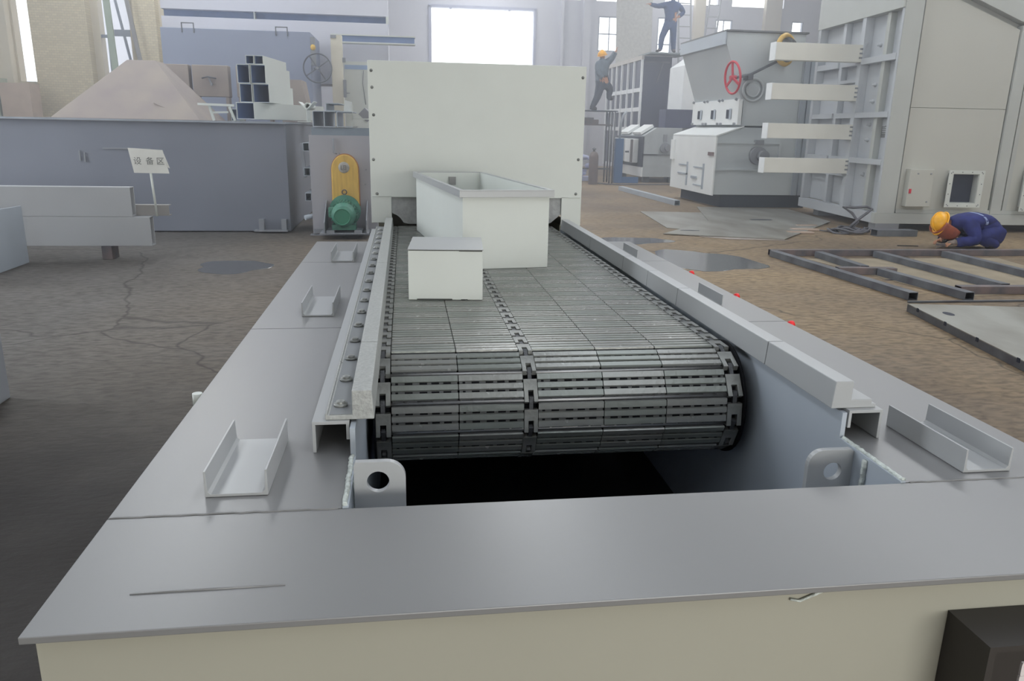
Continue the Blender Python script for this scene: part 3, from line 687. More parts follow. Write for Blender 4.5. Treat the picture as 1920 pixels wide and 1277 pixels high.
for i, (x, w2) in enumerate(((-4.36, .72), (-3.78, .6), (-3.12, .55))):
    y = 16.62+i*.02
    b = empty('furnace_door', (x+.16*i-.1, y, 1.735), 0, ['tan furnace door with lever handle beside the pyramid hopper', 'tan furnace door with lever handle, middle of the three', 'tan furnace door mostly hidden behind the square ducts'][i], 'furnace door', 'tan furnace doors on the tank')
    MB().box(-.36, .32, 0, .25, .46, 1.05).build('panel', TAN, b, .012)
    MB().box(-.34, -.335+.06, .02, .24, .0, .458).box(.24, .30, .02, .24, 0, .458).build('leg', TAN, b)
    MB().tube([(-.17, -.05, .80), (-.05, -.07, .83), (.10, -.06, .80)], .014, 6).build('handle', STEEL, b)
    MB().bar((-.05, -.04, .83), (.0, -.04, .69), .03, .03, up=(0, 1, 0)).box(-.02, .02, -.06, 0, .67, .72).build('latch', MID, b)
# square ducts
def duct(name, x0, x1, z0, z1, y, ln, label, t=.007, ry=0, rz=0, group='square steel ducts piled on the tank', mt=PAINT_L, cat='duct'):
    cx, cz = (x0+x1)/2, z0; o = MB()
    hollow(o, x0-cx, x1-cx, 0, ln, 0, z1-z0, t)
    e = empty(name, (cx, y, z0), rz, label, cat, group); e.rotation_euler = (0, ry, rz)
    o.build('shell', mt, e, .002)
    o2 = MB(); hollow(o2, x0-cx+t+.001, x1-cx-t-.001, .02, ln-.01, t+.001, z1-z0-t-.001, .004); o2.build('lining', DUCT_IN, e); return e
duct('square_duct', -2.645, -2.445, 2.325, 2.615, 13.6, 1.5, 'square duct, upper left of the large four stacked', rz=-.12)
duct('square_duct', -2.435, -2.195, 2.325, 2.615, 13.6, 1.5, 'square duct, upper right of the large four stacked', rz=-.12)
duct('square_duct', -2.625, -2.425, 2.03, 2.32, 13.6, 1.5, 'square duct, lower left of the large four stacked', rz=-.12)
duct('square_duct', -2.415, -2.155, 2.03, 2.32, 13.6, 1.5, 'square duct, lower right of the large four stacked', rz=-.12)
duct('square_duct', -2.50, -2.37, 2.62, 2.755, 13.62, 1.4, 'small square duct on the pile top, left one', rz=-.12)
duct('square_duct', -2.365, -2.225, 2.62, 2.755, 13.62, 1.4, 'small square duct on the pile top, right one', rz=-.12)
duct('wide_duct', -2.69, -2.36, 1.765, 2.025, 13.45, 2.2, 'wide low duct lying under the four stacked ducts', rz=-.42)
duct('small_tube', -2.86, -2.72, 1.735, 1.93, 14.0, .8, 'small tube left of the wide low duct', rz=.1, cat='tube')
b = MB().prism([(-.05, 0), (.42, 0), (.30, .72), (0, .72)], 0, .8, 'y').build('tapered_duct', TAN); b.scale = (1.13, 1, 1.1); b.location = (-2.28, 16.1, 1.735); tag(b, 'pale tapered duct piece standing behind the square ducts', 'duct')
# support frame left of the ducts
sf = MB(); sf.bar((-3.27, 13.55, 1.985), (-2.72, 13.6, 1.975), .12, .035); sf.bar((-3.11, 13.6, 1.97), (-3.05, 13.6, 1.735), .04, .04, up=(0, 1, 0)); sf.bar((-2.86, 13.9, 1.96), (-2.78, 13.9, 1.735), .04, .04, up=(0, 1, 0)); sf.bar((-3.07, 13.6, 1.86), (-2.82, 13.6, 1.87), .03, .03)
b = sf.build('steel_trestle', PAINT_L); tag(b, 'low pale steel trestle on the tank beside the ducts', 'trestle')
b = MB(); b.lathe([(.055, 0), (.055, .7), (.035, .7), (.035, 0), (.055, 0)], (0, 0, 0), (0, 1, 0), 24); b = b.build('steel_pipe', PAINT_L); b.location = (-1.55, 13.5, 1.99); tag(b, 'short pale round pipe end on the tank right of the ducts', 'pipe')
b = MB().bar((-.12, 0, .12), (0, 0, 0), .5, .012, up=(1, 0, 1)).bar((0, 0, 0), (.12, 0, .13), .5, .012, up=(-1, 0, 1)).box(-.15, .15, -.25, .25, -.195, -.183).box(-.006, .006, -.25, .25, -.183, -.005).build('angle_rack', PAINT_L); b.location = (-1.55, 13.6, 1.93); tag(b, 'angle steel rack holding the short round pipe', 'rack')
# channels on the drive cabinet
def chan_piece(name, x, y, z, w2, h, ln, label, rz, flip=False, mt=PAINT_B):
    t2 = .012
    poly = [(0, 0), (w2, 0), (w2, t2), (t2, t2), (t2, h-t2), (w2, h-t2), (w2, h), (0, h)]
    if flip: poly = [(w2-a, b) for a, b in poly][::-1]
    o = MB().prism(poly, 0, ln, 'y').build(name, mt, None, .001); o.location = (x, y, z); o.rotation_euler = (0, 0, rz)
    return tag(o, label, 'steel channel', 'channel pieces on the drive cabinet')
chan_piece('steel_channel', -1.40, 12.78, 1.668, .16, .24, 1.2, 'steel channel piece at the left end on the cabinet top', -.05)
chan_piece('steel_channel', -1.23, 12.78, 1.668, .18, .24, 1.2, 'steel channel piece, middle one on the cabinet top', -.05)
chan_piece('steel_channel', -1.035, 12.78, 1.668, .24, .24, 1.0, 'wide steel channel piece on the right of the cabinet top', -.02)
chan_piece('steel_channel', -1.20, 12.85, 1.91, .20, .12, .9, 'low channel piece lying on top of the others', -.05)
b = MB().box(0, .006, 0, 1.0, 0, .17).build('steel_strip', PAINT_L); b.location = (-.93, 12.9, 1.912); b.rotation_euler = (0, .1, -.05); tag(b, 'bright upright steel strip on top of the channels', 'steel strip')
b = empty('square_bar', (-.66, 12.95, 1.815), 0, 'grey square bar end turned on its corner beside the hood', 'steel bar'); b.rotation_euler = (0, pi/4, 0)
MB().box(-.075, .075, 0, .9, -.0+.0, .15).build('bar', mat('bar_end_grey', (150, 150, 156), .6), b)
b = MB().bar((-.80, 12.9, 2.0), (-.80, 12.9, 1.665), .02, .03, up=(0, 1, 0)).bar((-.80, 12.9, 1.80), (-.5, 12.9, 1.80), .03, .02).bar((-.72, 12.95, 1.87), (-.58, 12.95, 1.74), .02, .02, up=(0, 1, 0)).bar((-.52, 12.9, 1.98), (-.52, 12.9, 1.665), .02, .03, up=(0, 1, 0)).build('bar_rack', PAINT_L)
tag(b, 'thin pale steel rack between the channels and the hood', 'rack')

# large casing behind with handwheel, and long beams behind it
cs = empty('boiler_casing', (-3.7, 19, 0), 0, 'large blue grey boiler casing standing behind the tank', 'casing')
MB().box(-1.55, 1.65, 0, 2.0, .02, 3.7).build('body', mat('haze_blue_paint', (142, 150, 172), 0.45, var=.04, scale=.6), cs, .01)
MB().box(-1.1, -1.08, -.02, 0, 3.6, 3.8).box(-.85, -.83, -.02, 0, 3.6, 3.8).box(-1.1, -.83, -.02, 0, 3.79, 3.81).build('lifting_loop', STEEL, cs)
MB().box(.9, .92, -.02, 0, 3.6, 3.78).box(1.15, 1.17, -.02, 0, 3.6, 3.78).box(.9, 1.17, -.02, 0, 3.77, 3.79).build('lifting_loop', STEEL, cs)
hwx = MB().torus((1.80, -.15, 2.93), (.0, 1, 0), .31, .016, 40, 8); hw_ = hwx.build('handwheel', STEEL, cs)
for a in (.6, .6+pi/2, .6+pi, .6+3*pi/2): MB().bar((1.80, -.15, 2.93), (1.80+.3*math.cos(a), -.15, 2.93+.3*math.sin(a)), .025, .02, up=(0, 1, 0)).build('spoke', STEEL, hw_)
MB().box(1.65, 1.74, 0, .2, 3.0, 3.6).cyl((1.80, -.2, 2.93), (1.72, .1, 2.93), .03, 12).build('bearing_block', MID, cs)
MB().ell((1.70, .02, 3.38), (.06, .05, .07)).build('yellow_grease_cup', YEL, cs, label='yellow grease cup')
wl = empty('long_duct', (-2.9, 21.2, 3.9), 0, 'long pale box duct with dark recessed side high behind the casing', 'duct')
MB().box(-2.9, 2.55, 0, 1.2, -1.2, .29).build('lower_face', WALLM, wl); MB().box(-2.9, 2.55, .25, 1.2, .29, .46).build('recess', DUCT_IN, wl)
MB().box(-2.9, 2.55, 0, 1.2, .46, 1.3).build('upper_face', WALLM, wl); MB().box(-.72, -.70, -.005, .25, .29, .46).box(2.50, 2.56, -.005, .25, .29, .46).build('rib', PAINT_L, wl)
wl2 = empty('white_post', (-1.55, 19.9, 0), 0, 'cream white square post right of the handwheel', 'post')
MB().box(-.13, .13, 0, .25, 0, 3.75).build('shaft', mat('cream_paint', (228, 222, 205), .6), wl2)
MB().box(.13, .20, -.02, .1, 2.35, 2.75).cyl((.2, .02, 2.45), (.28, .02, 2.45), .01, 8).build('latch', MID, wl2); MB().box(.13, .20, -.02, .1, 3.15, 3.25).build('hinge', MID, wl2)
MB().box(-.13, -.0, -.02, .1, 3.68, 3.75).build('hinge', MID, wl2)
sh = empty('shelf_beam', (-.7, 20.6, 3.62), 0, 'dark blue narrow steel beam behind the hood left end', 'beam')
MB().box(-1.0, 1.0, 0, .3, .06, .20).build('web', DUCT_IN, sh); MB().box(-1.02, 1.02, -.03, .3, .20, .23).build('flange', PAINT_L, sh); MB().box(-1.02, 1.02, -.03, .3, .03, .06).build('flange', PAINT_L, sh)
wc = empty('white_cabinet', (-1.0, 20.3, 0), 0, 'white steel cabinet with blue band beside the cream post', 'cabinet')
MB().box(-.42, .55, 0, .9, 0, 3.2).build('body', PAINT_L, wc); MB().box(-.40, .42, -.01, 0, 3.02, 3.12).build('blue_band', mat('pale_blue_band', (150, 172, 205), .5), wc); MB().tube([(.05, -.02, 3.0), (.02, -.03, 2.7), (.08, -.03, 2.2)], .008, 5).build('cord', STEEL, wc)
# tall leaning poles by the brick pier and shelf items
b = MB().bar((-7.35, 23.4, 5.6), (-6.6, 23.3, 0), .1, .06, up=(0, 1, 0)).build('leaning_beam', mat('haze_grey_beam', (150, 148, 150), .6)); tag(b, 'long steel beam leaning against the wall between the brick piers', 'beam')
b = MB().bar((-7.75, 23.3, 5.6), (-7.5, 23.0, 0), .16, .06, up=(0, 1, 0)).build('leaning_board', mat('haze_green_board', (165, 178, 165), .7)); tag(b, 'pale green board standing in the window left of the leaning beam', 'board')
b = empty('wooden_crate', (-9.6, 22.6, 0), 0, 'pinkish wooden crate behind the tank under the leftmost window', 'crate')
MB().box(-.75, -.02, 0, .6, 0, 2.6).build('body', mat('pink_crate', (196, 178, 165), .8), b); MB().box(-2.4, -.8, 0, .6, 0, 2.72).build('sheet', mat('sage_sheet', (168, 176, 160), .8), b)
b = MB().box(-.2, .2, 0, .2, 0, .16).box(-.16, -.14, .02, .04, .16, .22).box(0, .02, .02, .04, .16, .22).box(.14, .16, .02, .04, .16, .22).build('battery_box', PAPER); b.location = (-8.25, 16.4, 1.732); tag(b, 'tiny pale box with three pegs on the tank edge at far left', 'box')
# end of another machine at the left image edge
b = MB().box(-4.0, -2.49, 3.4, 5.0, 0, .47).build('steel_housing', MID, None, .01); tag(b, 'grey steel housing edge cut off by the left side of the view', 'steel housing')

# ================================================================== RIGHT SIDE: big casing
R = empty('furnace_casing', (8.58, 13.3, 0), -math.atan2(.080, .9968), 'huge grey furnace casing with ribbed side, right side of the hall', 'casing')
def RP(mb, name, mt, bev=0, label=None, parent=None): return mb.build(name, mt, parent or R, bev, label=label)
CR = mat('casing_grey', (188, 188, 181), 0.5, var=.03, scale=.7); CRS = mat('casing_side_grey', (186, 190, 196), 0.45, var=.04, scale=.8); CRB = mat('casing_beam_grey', (182, 185, 182), 0.5, var=.03)
ztop = 4.75
RP(MB().box(.16, 4.9, .16, 3.3, .32, ztop-.2), 'body', CRB)
RP(MB().box(-.04, 5.0, -.02, .10, .14, .33), 'base_beam', CRB, .004)
RP(MB().box(-.04, .10, .102, 3.38, .14, .33), 'base_beam', CRS, .004)
RP(MB().box(.0, .33, -.01, .07, .332, ztop), 'corner_post', CRB, .004)
RP(MB().box(.335, .37, .04, .12, .332, ztop), 'groove', mat('shadow_gap_paint', (120, 122, 120), .6))
# front sheets (upper one has a sloped top), with seam between
RP(MB().prism([(.38, 2.20), (2.14, 2.20), (2.15, 3.53), (1.0, 3.98), (.38, 4.2)], .05, .15, 'y'), 'front_sheet', CR)
RP(MB().box(.38, 2.14, .05, .15, .40, 2.192), 'front_sheet', CR)
RP(MB().box(.37, 5.0, .02, .15, .334, .40), 'bottom_ledge', CRB)
RP(MB().box(2.16, 2.36, .0, .15, .334, 3.6), 'front_post', CRB, .006); RP(MB().box(2.38, 5, .06, .15, .40, 3.4), 'front_sheet', CR)
RP(MB().box(2.40, 2.48, .03, .06, .40, 3.4), 'front_strip', CRB)
RP(MB().prism([(.38, 4.32), (.9, 4.13), (2.3, 3.58), (4.9, 2.55), (4.9, 2.9), (2.3, 3.85), (.9, 4.4), (.38, 4.6)], -.03, .15, 'y'), 'sloped_flange', CRB, .006)
# control box, ports
RP(MB().box(.47, .92, -.10, .05, .46, 1.13), 'small_door', CR, .008, label='flat closed access door')
rp = RP(MB().box(.49, .53, -.118, -.101, .70, .78), 'door_latch', RED)
for (x, z) in ((.86, 1.05), (.62, 1.05), (.85, .55)): RP(MB().cyl((x, -.115, z), (x, -.10, z), .015, 10), 'bolt', MID)
def port(x0, x1, z0, z1):
    n = 4; A = [(x0, z0), (x1, z0), (x1, z1), (x0, z1)]; B = [(x0+.085, z0+.075), (x1-.10, z0+.075), (x1-.10, z1-.06), (x0+.085, z1-.06)]
    f = RP(MB().ring(A, B, -.12, -.10, 'y'), 'port_frame', PAINT_L, .003)
    RP(MB().ring(B, [(x+(.01 if x < (x0+x1)/2 else -.01), z+(.01 if z < (z0+z1)/2 else -.01)) for x, z in B], -.10, .05, 'y'), 'port_sleeve', CRB)
    RP(MB().box(x0+.085, x1-.10, .038, .048, z0+.075, z1-.06), 'port_opening', DARKG)
    for k in range(4):
        for (px, pz) in ((x0+.035, z0+.05+(z1-z0-.1)*k/3), (x1-.04, z0+.05+(z1-z0-.1)*k/3), (x0+.06+(x1-x0-.12)*k/3, z0+.03), (x0+.06+(x1-x0-.12)*k/3, z1-.03)):
            MB().cyl((px, -.124, pz), (px, -.119, pz), .009, 8).build('bolt_hole', DARKG, f)
port(1.19, 1.86, .46, 1.12); port(2.62, 3.3, .40, 1.22)
# ribbed side: recessed sheet, posts and cross ribs (local x = outwards negative)
RP(MB().box(.145, .158, .16, 3.3, .34, ztop-.25), 'side_sheet', CRS)
def post(y0, y1, z0=.332, z1=3.9, name='side_post', x0=-.02, mt=CRS): RP(MB().box(x0, .144, y0, y1, z0, z1), name, mt, .003)
RP(MB().box(-.006, -.001, .0, .07, .335, 4.6), 'side_post', CRS); post(1.30, 1.44); post(2.16, 2.28, x0=.02); post(3.24, 3.36)
RP(MB().box(-.035, .144, .0, 3.38, 3.84, 4.7), 'top_beam', CRB, .004)
for (z, h) in ((3.0, .11), (2.02, .10), (1.18, .10)):
    for a, b in ((.072, 1.298), (1.442, 2.158), (2.282, 3.238)): RP(MB().box(-.015, .144, a, b, z, z+h), 'cross_rib', CRS, .003)
for z in (2.72, 1.76, .93):
    for a, b in ((1.442, 2.158), (2.282, 3.238)): RP(MB().box(.02, .144, a, b, z-.03, z+.03), 'thin_rib', CRS)
RP(MB().box(.03, .144, .50, .62, .34, 3.83), 'backing_strip', CRB)
for z in (3.30, 3.0, 2.60, 2.30, 1.88, 1.60, 1.22, .95):
    RP(MB().lathe([(0, .07), (.022, .07), (.022, .02), (.04, .02), (.04, 0)], (.144, .95, z+.02), (-1, 0, 0), 12), 'stud', CRS)
# stencilled mark turned on its side, on the side sheet
mk = MB(); yy0, yy1 = .345, .52
zz = 1.66
for k, (z0, z1, a, b) in enumerate(((1.60, 1.66, yy0, yy1), (1.66, 1.70, yy0, yy1), (1.71, 1.74, yy0+.0, yy1), (1.765, 1.785, yy0, yy1), (1.81, 1.83, yy0, yy1), (1.845, 1.87, yy0+.05, yy1), (1.86, 1.885, yy0, yy0+.06), (1.60, 1.87, yy1-.03, yy1))):
    mk.box(.1435, .1449, a, b, 1.665+(z0-1.6)*.74, 1.665+(z1-1.6)*.74)
RP(mk, 'stencil_mark', INK)
# feet
for (x, y) in ((.25, -.02), (.35, 2.6), (3.6, .1)):
    RP(MB().box(x-.25, x+.2, y, y+.25, .001, .139), 'foot', MID)
# four cantilever beams projecting from the ribbed side
for i, (z0, z1) in enumerate(((3.045, 3.355), (2.335, 2.625), (1.615, 1.895), (.965, 1.245))):
    e = empty('cantilever_beam', (8.70, 14.6, z0), math.radians(-1.0), 'short grey channel beam on the ribbed casing side, %s' % ['topmost of four', 'second from top of four', 'third from top of four', 'lowest of four'][i], 'steel beam', 'cantilever channel beams on the casing')
    h = z1-z0; x0 = -1.76
    poly = [(0, 0), (.22, 0), (.22, .012), (.012, .012), (.012, h-.012), (.22, h-.012), (.22, h), (0, h)]
    MB().prism([(a, b) for a, b in poly], x0, -.02, 'x').build('channel', mat('arm_grey', (222, 221, 214), .5, var=.03), e, .003)
    MB().box(x0-.012, x0-.001, -.012, .23, -.008, h+.006).build('lit_end_plate', WHITE, e)  # end cap whiter than the arm: its lit side put into colour
    MB().box(-.03, .02, -.02, .26, -.03, h+.02).build('mounting_plate', CRS, e)
    for zz in (.06, .14, .22): MB().box(-.09, -.03, -.012, -.001, zz, zz+.03).build('bolt', MID, e)

# ================================================================== RIGHT: hopper furnace behind the casing
U = empty('coal_hopper_furnace', (7.1, 17.5, 0), 0, 'grey furnace front with flared hopper and red handwheel', 'furnace')
def UP(mb, name, mt, bev=0, label=None, parent=None): o = mb.build(name, mt, parent or U, bev, label=label); return o
FU = mat('furnace_side_grey', (194, 200, 204), 0.42, var=.06, scale=.8); FW = mat('furnace_white', (236, 239, 240), .45, var=.05, scale=1.2)
UP(MB().prism([(0.01, .3), (2.4, .3), (2.4, 1.82), (.62, 1.82), (.01, 1.63)], 0, 2.9, 'y'), 'lower_body', FU, .004)
UP(MB().box(-.03, .008, -.03, 2.93, .28, 1.60), 'front_door', FW, .004, label='white front door sheet')
UP(MB().prism([(-.03, 1.605), (.62, 1.83), (.62, 1.86), (-.03, 1.64)], -.02, 2.92, 'y'), 'sloped_cover', FW, .003)
UP(MB().prism([(.56, 1.86), (1.9, 1.86), (1.9, 3.86), (.04, 3.86), (.04, 3.62), (.50, 2.42), (.56, 2.40)], 0.02, 2.9, 'y'), 'hopper', FU, .004)
UP(MB().box(.0, 1.94, -.03, 2.95, 3.865, 3.90), 'hopper_rim', mat('rim_dark', (110, 112, 116), .5))
UP(MB().prism([(-.005, 3.863), (-.005, 3.60), (.02, 3.58), (.035, 3.863)], 0.0, 2.92, 'y'), 'hopper_band', PAINT_B)
UP(MB().prism([(1.905, 1.83), (2.4, 1.83), (2.4, 3.1), (1.905, 3.4)], 0.02, 2.9, 'y'), 'rear_body', FU)
pn = UP(MB().box(.44, .53, -.02, 2.9, 1.88, 2.44), 'inspection_panel', FW, .004, label='white inspection panel')
for y in (.35, 1.3, 2.2):
    MB().box(.425, .44, y, y+.28, 2.02, 2.22).build('window', DARKG, pn); MB().box(.42, .425, y-.02, y+.1, 2.0, 2.24).build('latch', PAINT_B, pn)
for y in (.1, .9, 1.1, 1.85, 2.05, 2.8):
    MB().lathe([(0, .05), (.03, .05), (.03, 0)], (.44, y, 2.43), (-1, 0, .4), 8).build('bolt', MID, pn); MB().lathe([(0, .05), (.03, .05), (.03, 0)], (.44, y, 1.90), (-1, 0, 0), 8).build('bolt', MID, pn)
# door frames on the white sheet
d1 = MB().box(-.05, -.03, 1.65, 2.35, .66, .70).box(-.05, -.03, 1.65, 1.72, .40, .98).box(-.05, -.03, 1.7, 2.3, .88, .91).build('hinged_frame', PAINT_B, U)
d2 = MB().box(-.06, -.03, .55, .60, .38, .98).box(-.045, -.03, .60, 1.25, .86, .89).box(-.045, -.03, .60, 1.2, .44, .47).box(-.06, -.03, 1.0, 1.35, .60, .66).build('hinged_frame', PAINT_B, U)
UP(MB().box(-.055, -.03, .02, .35, 1.18, 1.26), 'name_plate', mat('brown_plate', (120, 100, 100), .5)); UP(MB().box(-.07, -.03, 2.7, 2.95, 1.0, 1.5), 'hinge', FW)
# side details facing the camera: a ledge, bearing and seal rings
UP(MB().box(.0, 1.55, -.05, -.001, 1.46, 1.50).box(0, 1.55, -.05, -.001, .86, .89).box(1.5, 1.55, -.05, -.001, .89, 1.46), 'side_frame', FU)
UP(MB().cyl((1.0, -.12, 1.20), (1.0, -.001, 1.20), .20, 28).cyl((1.05, -.3, 1.20), (1.05, -.12, 1.20), .12, 20).box(.9, 1.1, -.1, -.01, 1.45, 1.55), 'bearing', MID)
UP(MB().torus((.75, -.02, 2.65), (0, 1, 0), .24, .03, 32, 8).torus((.75, -.02, 2.65), (0, 1, 0), .15, .02, 32, 8).cyl((.75, -.03, 2.65), (.75, 0, 2.65), .14, 24), 'port_ring', FU)
wh = UP(MB().torus((.16, -.2, 2.88), (.98, .10, .10), .34, .026, 40, 10), 'handwheel', RED, label='red handwheel')
ax_ = Vector((.98, .10, .10)).normalized(); uu = ax_.cross(Vector((0, 0, 1))).normalized(); vv = ax_.cross(uu)
for a in (.5, 2.6, 4.7): q = Vector((.16, -.2, 2.88))+(uu*math.cos(a)+vv*math.sin(a))*.33; MB().bar((.16, -.2, 2.88), q, .05, .03, up=tuple(ax_)).build('spoke', RED, wh)
MB().cyl(Vector((.16, -.2, 2.88))-ax_*.06, Vector((.16, -.2, 2.88))+ax_*.08, .05, 14).build('hub', RED, wh)
UP(MB().tube([(.2, -.21, 2.88), (.55, -.22, 2.95), (1.25, -.25, 3.30)], .03, 8).box(.5, .62, -.25, .02, 2.85, 2.97), 'drive_rod', STEEL)
gw = UP(MB().torus((1.33, -.2, 3.50), (.5, -.85, 0), .30, .055, 32, 8), 'yellow_ring', YEL, label='yellow graduated ring')
MB().cyl((1.38, -.10, 3.50), (1.31, -.22, 3.50), .27, 28).build('dial', mat('dial_dark', (110, 112, 110), .6, rgb2=(60, 60, 62), scale=30), gw)
UP(MB().box(.25, 2.35, .12, 2.8, 0.001, .299), 'under_shade', DARKG)  # added dark block, standing in for the deep shade under the furnace
UP(MB().box(1.93, 2.05, -.03, .02, .3, 3.35).box(2.08, 2.2, -.03, .02, .3, 3.3), 'edge_angle', PAINT_B)

# grate front with two door blocks, farther back
V = empty('grate_front', (7.98, 26, 0), 0, 'grey furnace front with two white door blocks, second furnace back', 'furnace')
def VP(mb, name, mt, bev=0, label=None, parent=None): return mb.build(name, mt, parent or V, bev, label=label)
VP(MB().prism([(.02, .2), (1.32, .2), (1.32, 1.82), (.45, 1.82), (.02, 1.55)], 0, 3.3, 'y'), 'body', mat('haze_grey_a', (176, 182, 186), .5), .004)
VP(MB().box(-.02, .018, -.02, 3.32, .2, .52), 'lower_sheet', FW); VP(MB().box(-.03, .018, -.02, 3.32, .52, 1.52), 'door_recess', DARKG)
for y in (.45, 1.95):
    d = VP(MB().box(-.22, -.032, y, y+1.05, .64, 1.44), 'door_block', FW, .02, label='white door block'); MB().box(-.25, -.22, y+.03, y+.25, .66, 1.42).build('door_edge', RUST, d); MB().cyl((-.35, y+.5, 1.0), (-.22, y+.5, 1.0), .03, 8).build('handle', STEEL, d)
for y in (.3, 1.9): VP(MB().prism([(.0, 1.58), (.42, 1.84), (.38, 1.92), (-.04, 1.66)], y, y+1.0, 'y'), 'hatch_lid', FW)
VP(MB().box(.02, .5, -.03, -.001, .92, .96).box(.02, 1.2, -.03, -.001, .92, .95), 'ledge', MID)
VP(MB().cyl((.75, -.1, 1.16), (.75, -.001, 1.16), .17, 24).cyl((.80, -.25, 1.16), (.80, -.1, 1.16), .10, 16).box(.68, .8, -.05, 0, 1.35, 1.6), 'bearing', MID)
for (x, y) in ((.2, .2), (1.1, .2), (.2, 3.0)): VP(MB().box(x-.1, x+.1, y-.1, y+.1, .001, .199), 'leg', STEEL)
b = MB().box(-.13, .13, -.1, .1, 0, 1.45).box(.14, .7, -.08, .0, .0, .2).build('blue_post', BLUEP); b.location = (7.1, 25.85, .002); tag(b, 'blue painted steel post with low rail beside the scaffold', 'post')
b = MB().tube([(0, 0, 0), (.02, 0, .5), (.1, 0, .75), (.2, 0, .85)], .04, 8).build('bent_pipe', PAINT_B); b.location = (7.1, 25.85, 1.455); tag(b, 'bent grey pipe rising from the blue post', 'pipe')
b = empty('white_casing', (9.55, 27.0, 0), 0, 'white steel casing standing behind the hopper furnace', 'casing')
MB().prism([(.0, 1.83), (2.6, 1.83), (2.6, 4.6), (.95, 4.6), (.35, 4.12), (.02, 3.9)], .0, 1.5, 'y').build('body', WHITE, b, .01)
MB().box(.02, 2.5, .05, 1.4, 0, 1.829).build('stand', MID, b)
b = MB().box(0, 1.15, 0, .7, 0, .6).build('black_box', mat('indigo_box', (66, 70, 98), .6)); b.location = (8.72, 26.1, 1.822); tag(b, 'dark open box on top of the grate front', 'box')

# black ribbed cabinet with white battens
K = empty('ribbed_cabinet', (8.97, 30, 0), 0, 'tall dark steel cabinet with white batten grid, workers on it', 'cabinet')
MB().box(0.05, 1.08, .0, 4.95, .2, 4.22).build('body', CABINET, K, .01)
for z in (.2, 1.62, 2.32, 3.0): MB().box(-.0, .049, -.02, 4.97, z, z+.14).build('batten', WHITE, K)
for y in (0., .95, 1.75, 2.6, 3.35, 4.1, 4.85): MB().box(-.02, .048, y, y+.09, .34, 4.1).build('batten', WHITE, K)
MB().box(-.03, .06, -.02, 5, 4.1, 4.24).box(.05, 1.1, -.02, 5, 4.221, 4.26).build('top_sheet', mat('beige_sheet', (196, 190, 184), .7), K)
MB().box(.1, 1.0, -.03, -.001, 4.0, 4.05).bar((.55, -.04, 3.3), (.75, -.04, 4.0), .04, .03, up=(0, 1, 0)).build('brace', STEEL, K)
b = MB().box(-.35, 1.15, 0, 1.5, 0, .05).build('plank', mat('grey_plank', (130, 138, 142), .7)); b.location = (9.35, 29.2, 4.455); tag(b, 'plank platform under the standing worker', 'plank')
b = MB().box(0, 1.6, 0, .03, 0, 3.6).build('perforated_sheet', mat('speckled_sheet', (186, 186, 184), .7, var=.12, scale=9, det=8)); b.location = (9.15, 34, 4.0); b.rotation_euler = (0, math.radians(-2), 0)
tag(b, 'big speckled sheet standing up behind the ribbed cabinet', 'sheet')
b.location.z = 0.0; b.data = MB().box(0, 1.55, 0, .03, 0, 8.2).mesh('perforated_sheet', MATS['speckled_sheet'])
K.scale = (1.0714, 1.0714, 1.05)
# ladders beyond
def ladder(x, y, z0, z1, w2, lean, label):
    e = empty('ladder', (x, y, z0), 0, label, 'ladder', 'ladders against the far wall')
    for s2 in (0, w2): MB().bar((s2, 0, 0), (s2+lean, .5, z1-z0), .06, .06, up=(0, 1, 0)).build('stile', MID, e)
    n = int((z1-z0)/.45)
    for k in range(1, n): q = k/n; MB().bar((lean*q, .5*q, (z1-z0)*q), (w2+lean*q, .5*q, (z1-z0)*q), .04, .04, up=(0, 1, 0)).build('rung', MID, e)
ladder(12.1, 34, 0, 8.4, .55, -.45, 'narrow ladder standing left, beyond the standing worker'); ladder(12.55, 34.2, 0, 8.4, .5, .75, 'narrow ladder leaning right, beyond the standing worker')

# scaffold, gas cylinder
Sc = empty('scaffold', (6.3, 25.5, 0), 0, 'low pipe scaffold the climbing worker pushes off from', 'scaffold')
for x in (-.6, .42, .52):
    for y in (0, .7): MB().cyl((x, y, 0), (x, y, 2.29), .025, 8).build('upright', STEEL, Sc)
MB().box(-.9, .6, -.05, .75, 2.29, 2.32).build('platform', TROUSER, Sc); MB().box(-.9, .45, -.05, .75, 1.85, 1.89).build('shelf', RUST, Sc)
MB().box(-.6, .42, -.03, 0, .45, .5).build('crossbar', STEEL, Sc)
b = MB().box(-.35, .2, -.2, .2, 0, .14).box(-.25, .05, -.15, .15, .14, .2).build('tool_bag', RUST); b.location = (6.1, 25.8, 1.892); tag(b, 'brown tool bag on the middle shelf of the scaffold', 'bag')
b = empty('gas_cylinder', (6.05, 25.0, 0), 0, 'rusty red brown gas cylinder standing below the scaffold', 'gas cylinder')
MB().lathe([(0, 0), (.145, 0), (.15, .02), (.15, .88), (.12, .98), (.05, 1.04), (0, 1.04)], (0, 0, 0), (0, 0, 1), 24).build('tank', mat('rust_cylinder', (116, 102, 98), .6, rgb2=(98, 90, 92), scale=6), b)
MB().cyl((0, 0, 1.04), (0, 0, 1.16), .035, 10).cyl((-.06, 0, 1.12), (.06, 0, 1.12), .02, 8).build('valve', STEEL, b); MB().torus((0, 0, 1.02), (0, 0, 1), .06, .012, 16, 6).build('collar', STEEL, b)
b = MB().tube([(0, 0, .02), (.15, -.4, .02), (.5, -.6, .02), (1.2, -.4, .02), (2.2, -.3, .02), (3.2, -.35, .02)], .02, 6).build('gas_hose', CABLE); b.location = (6.3, 25.3, 0); tag(b, 'thin dark hose on the floor beside the blue post', 'hose')
b = MB()
random.seed(3)
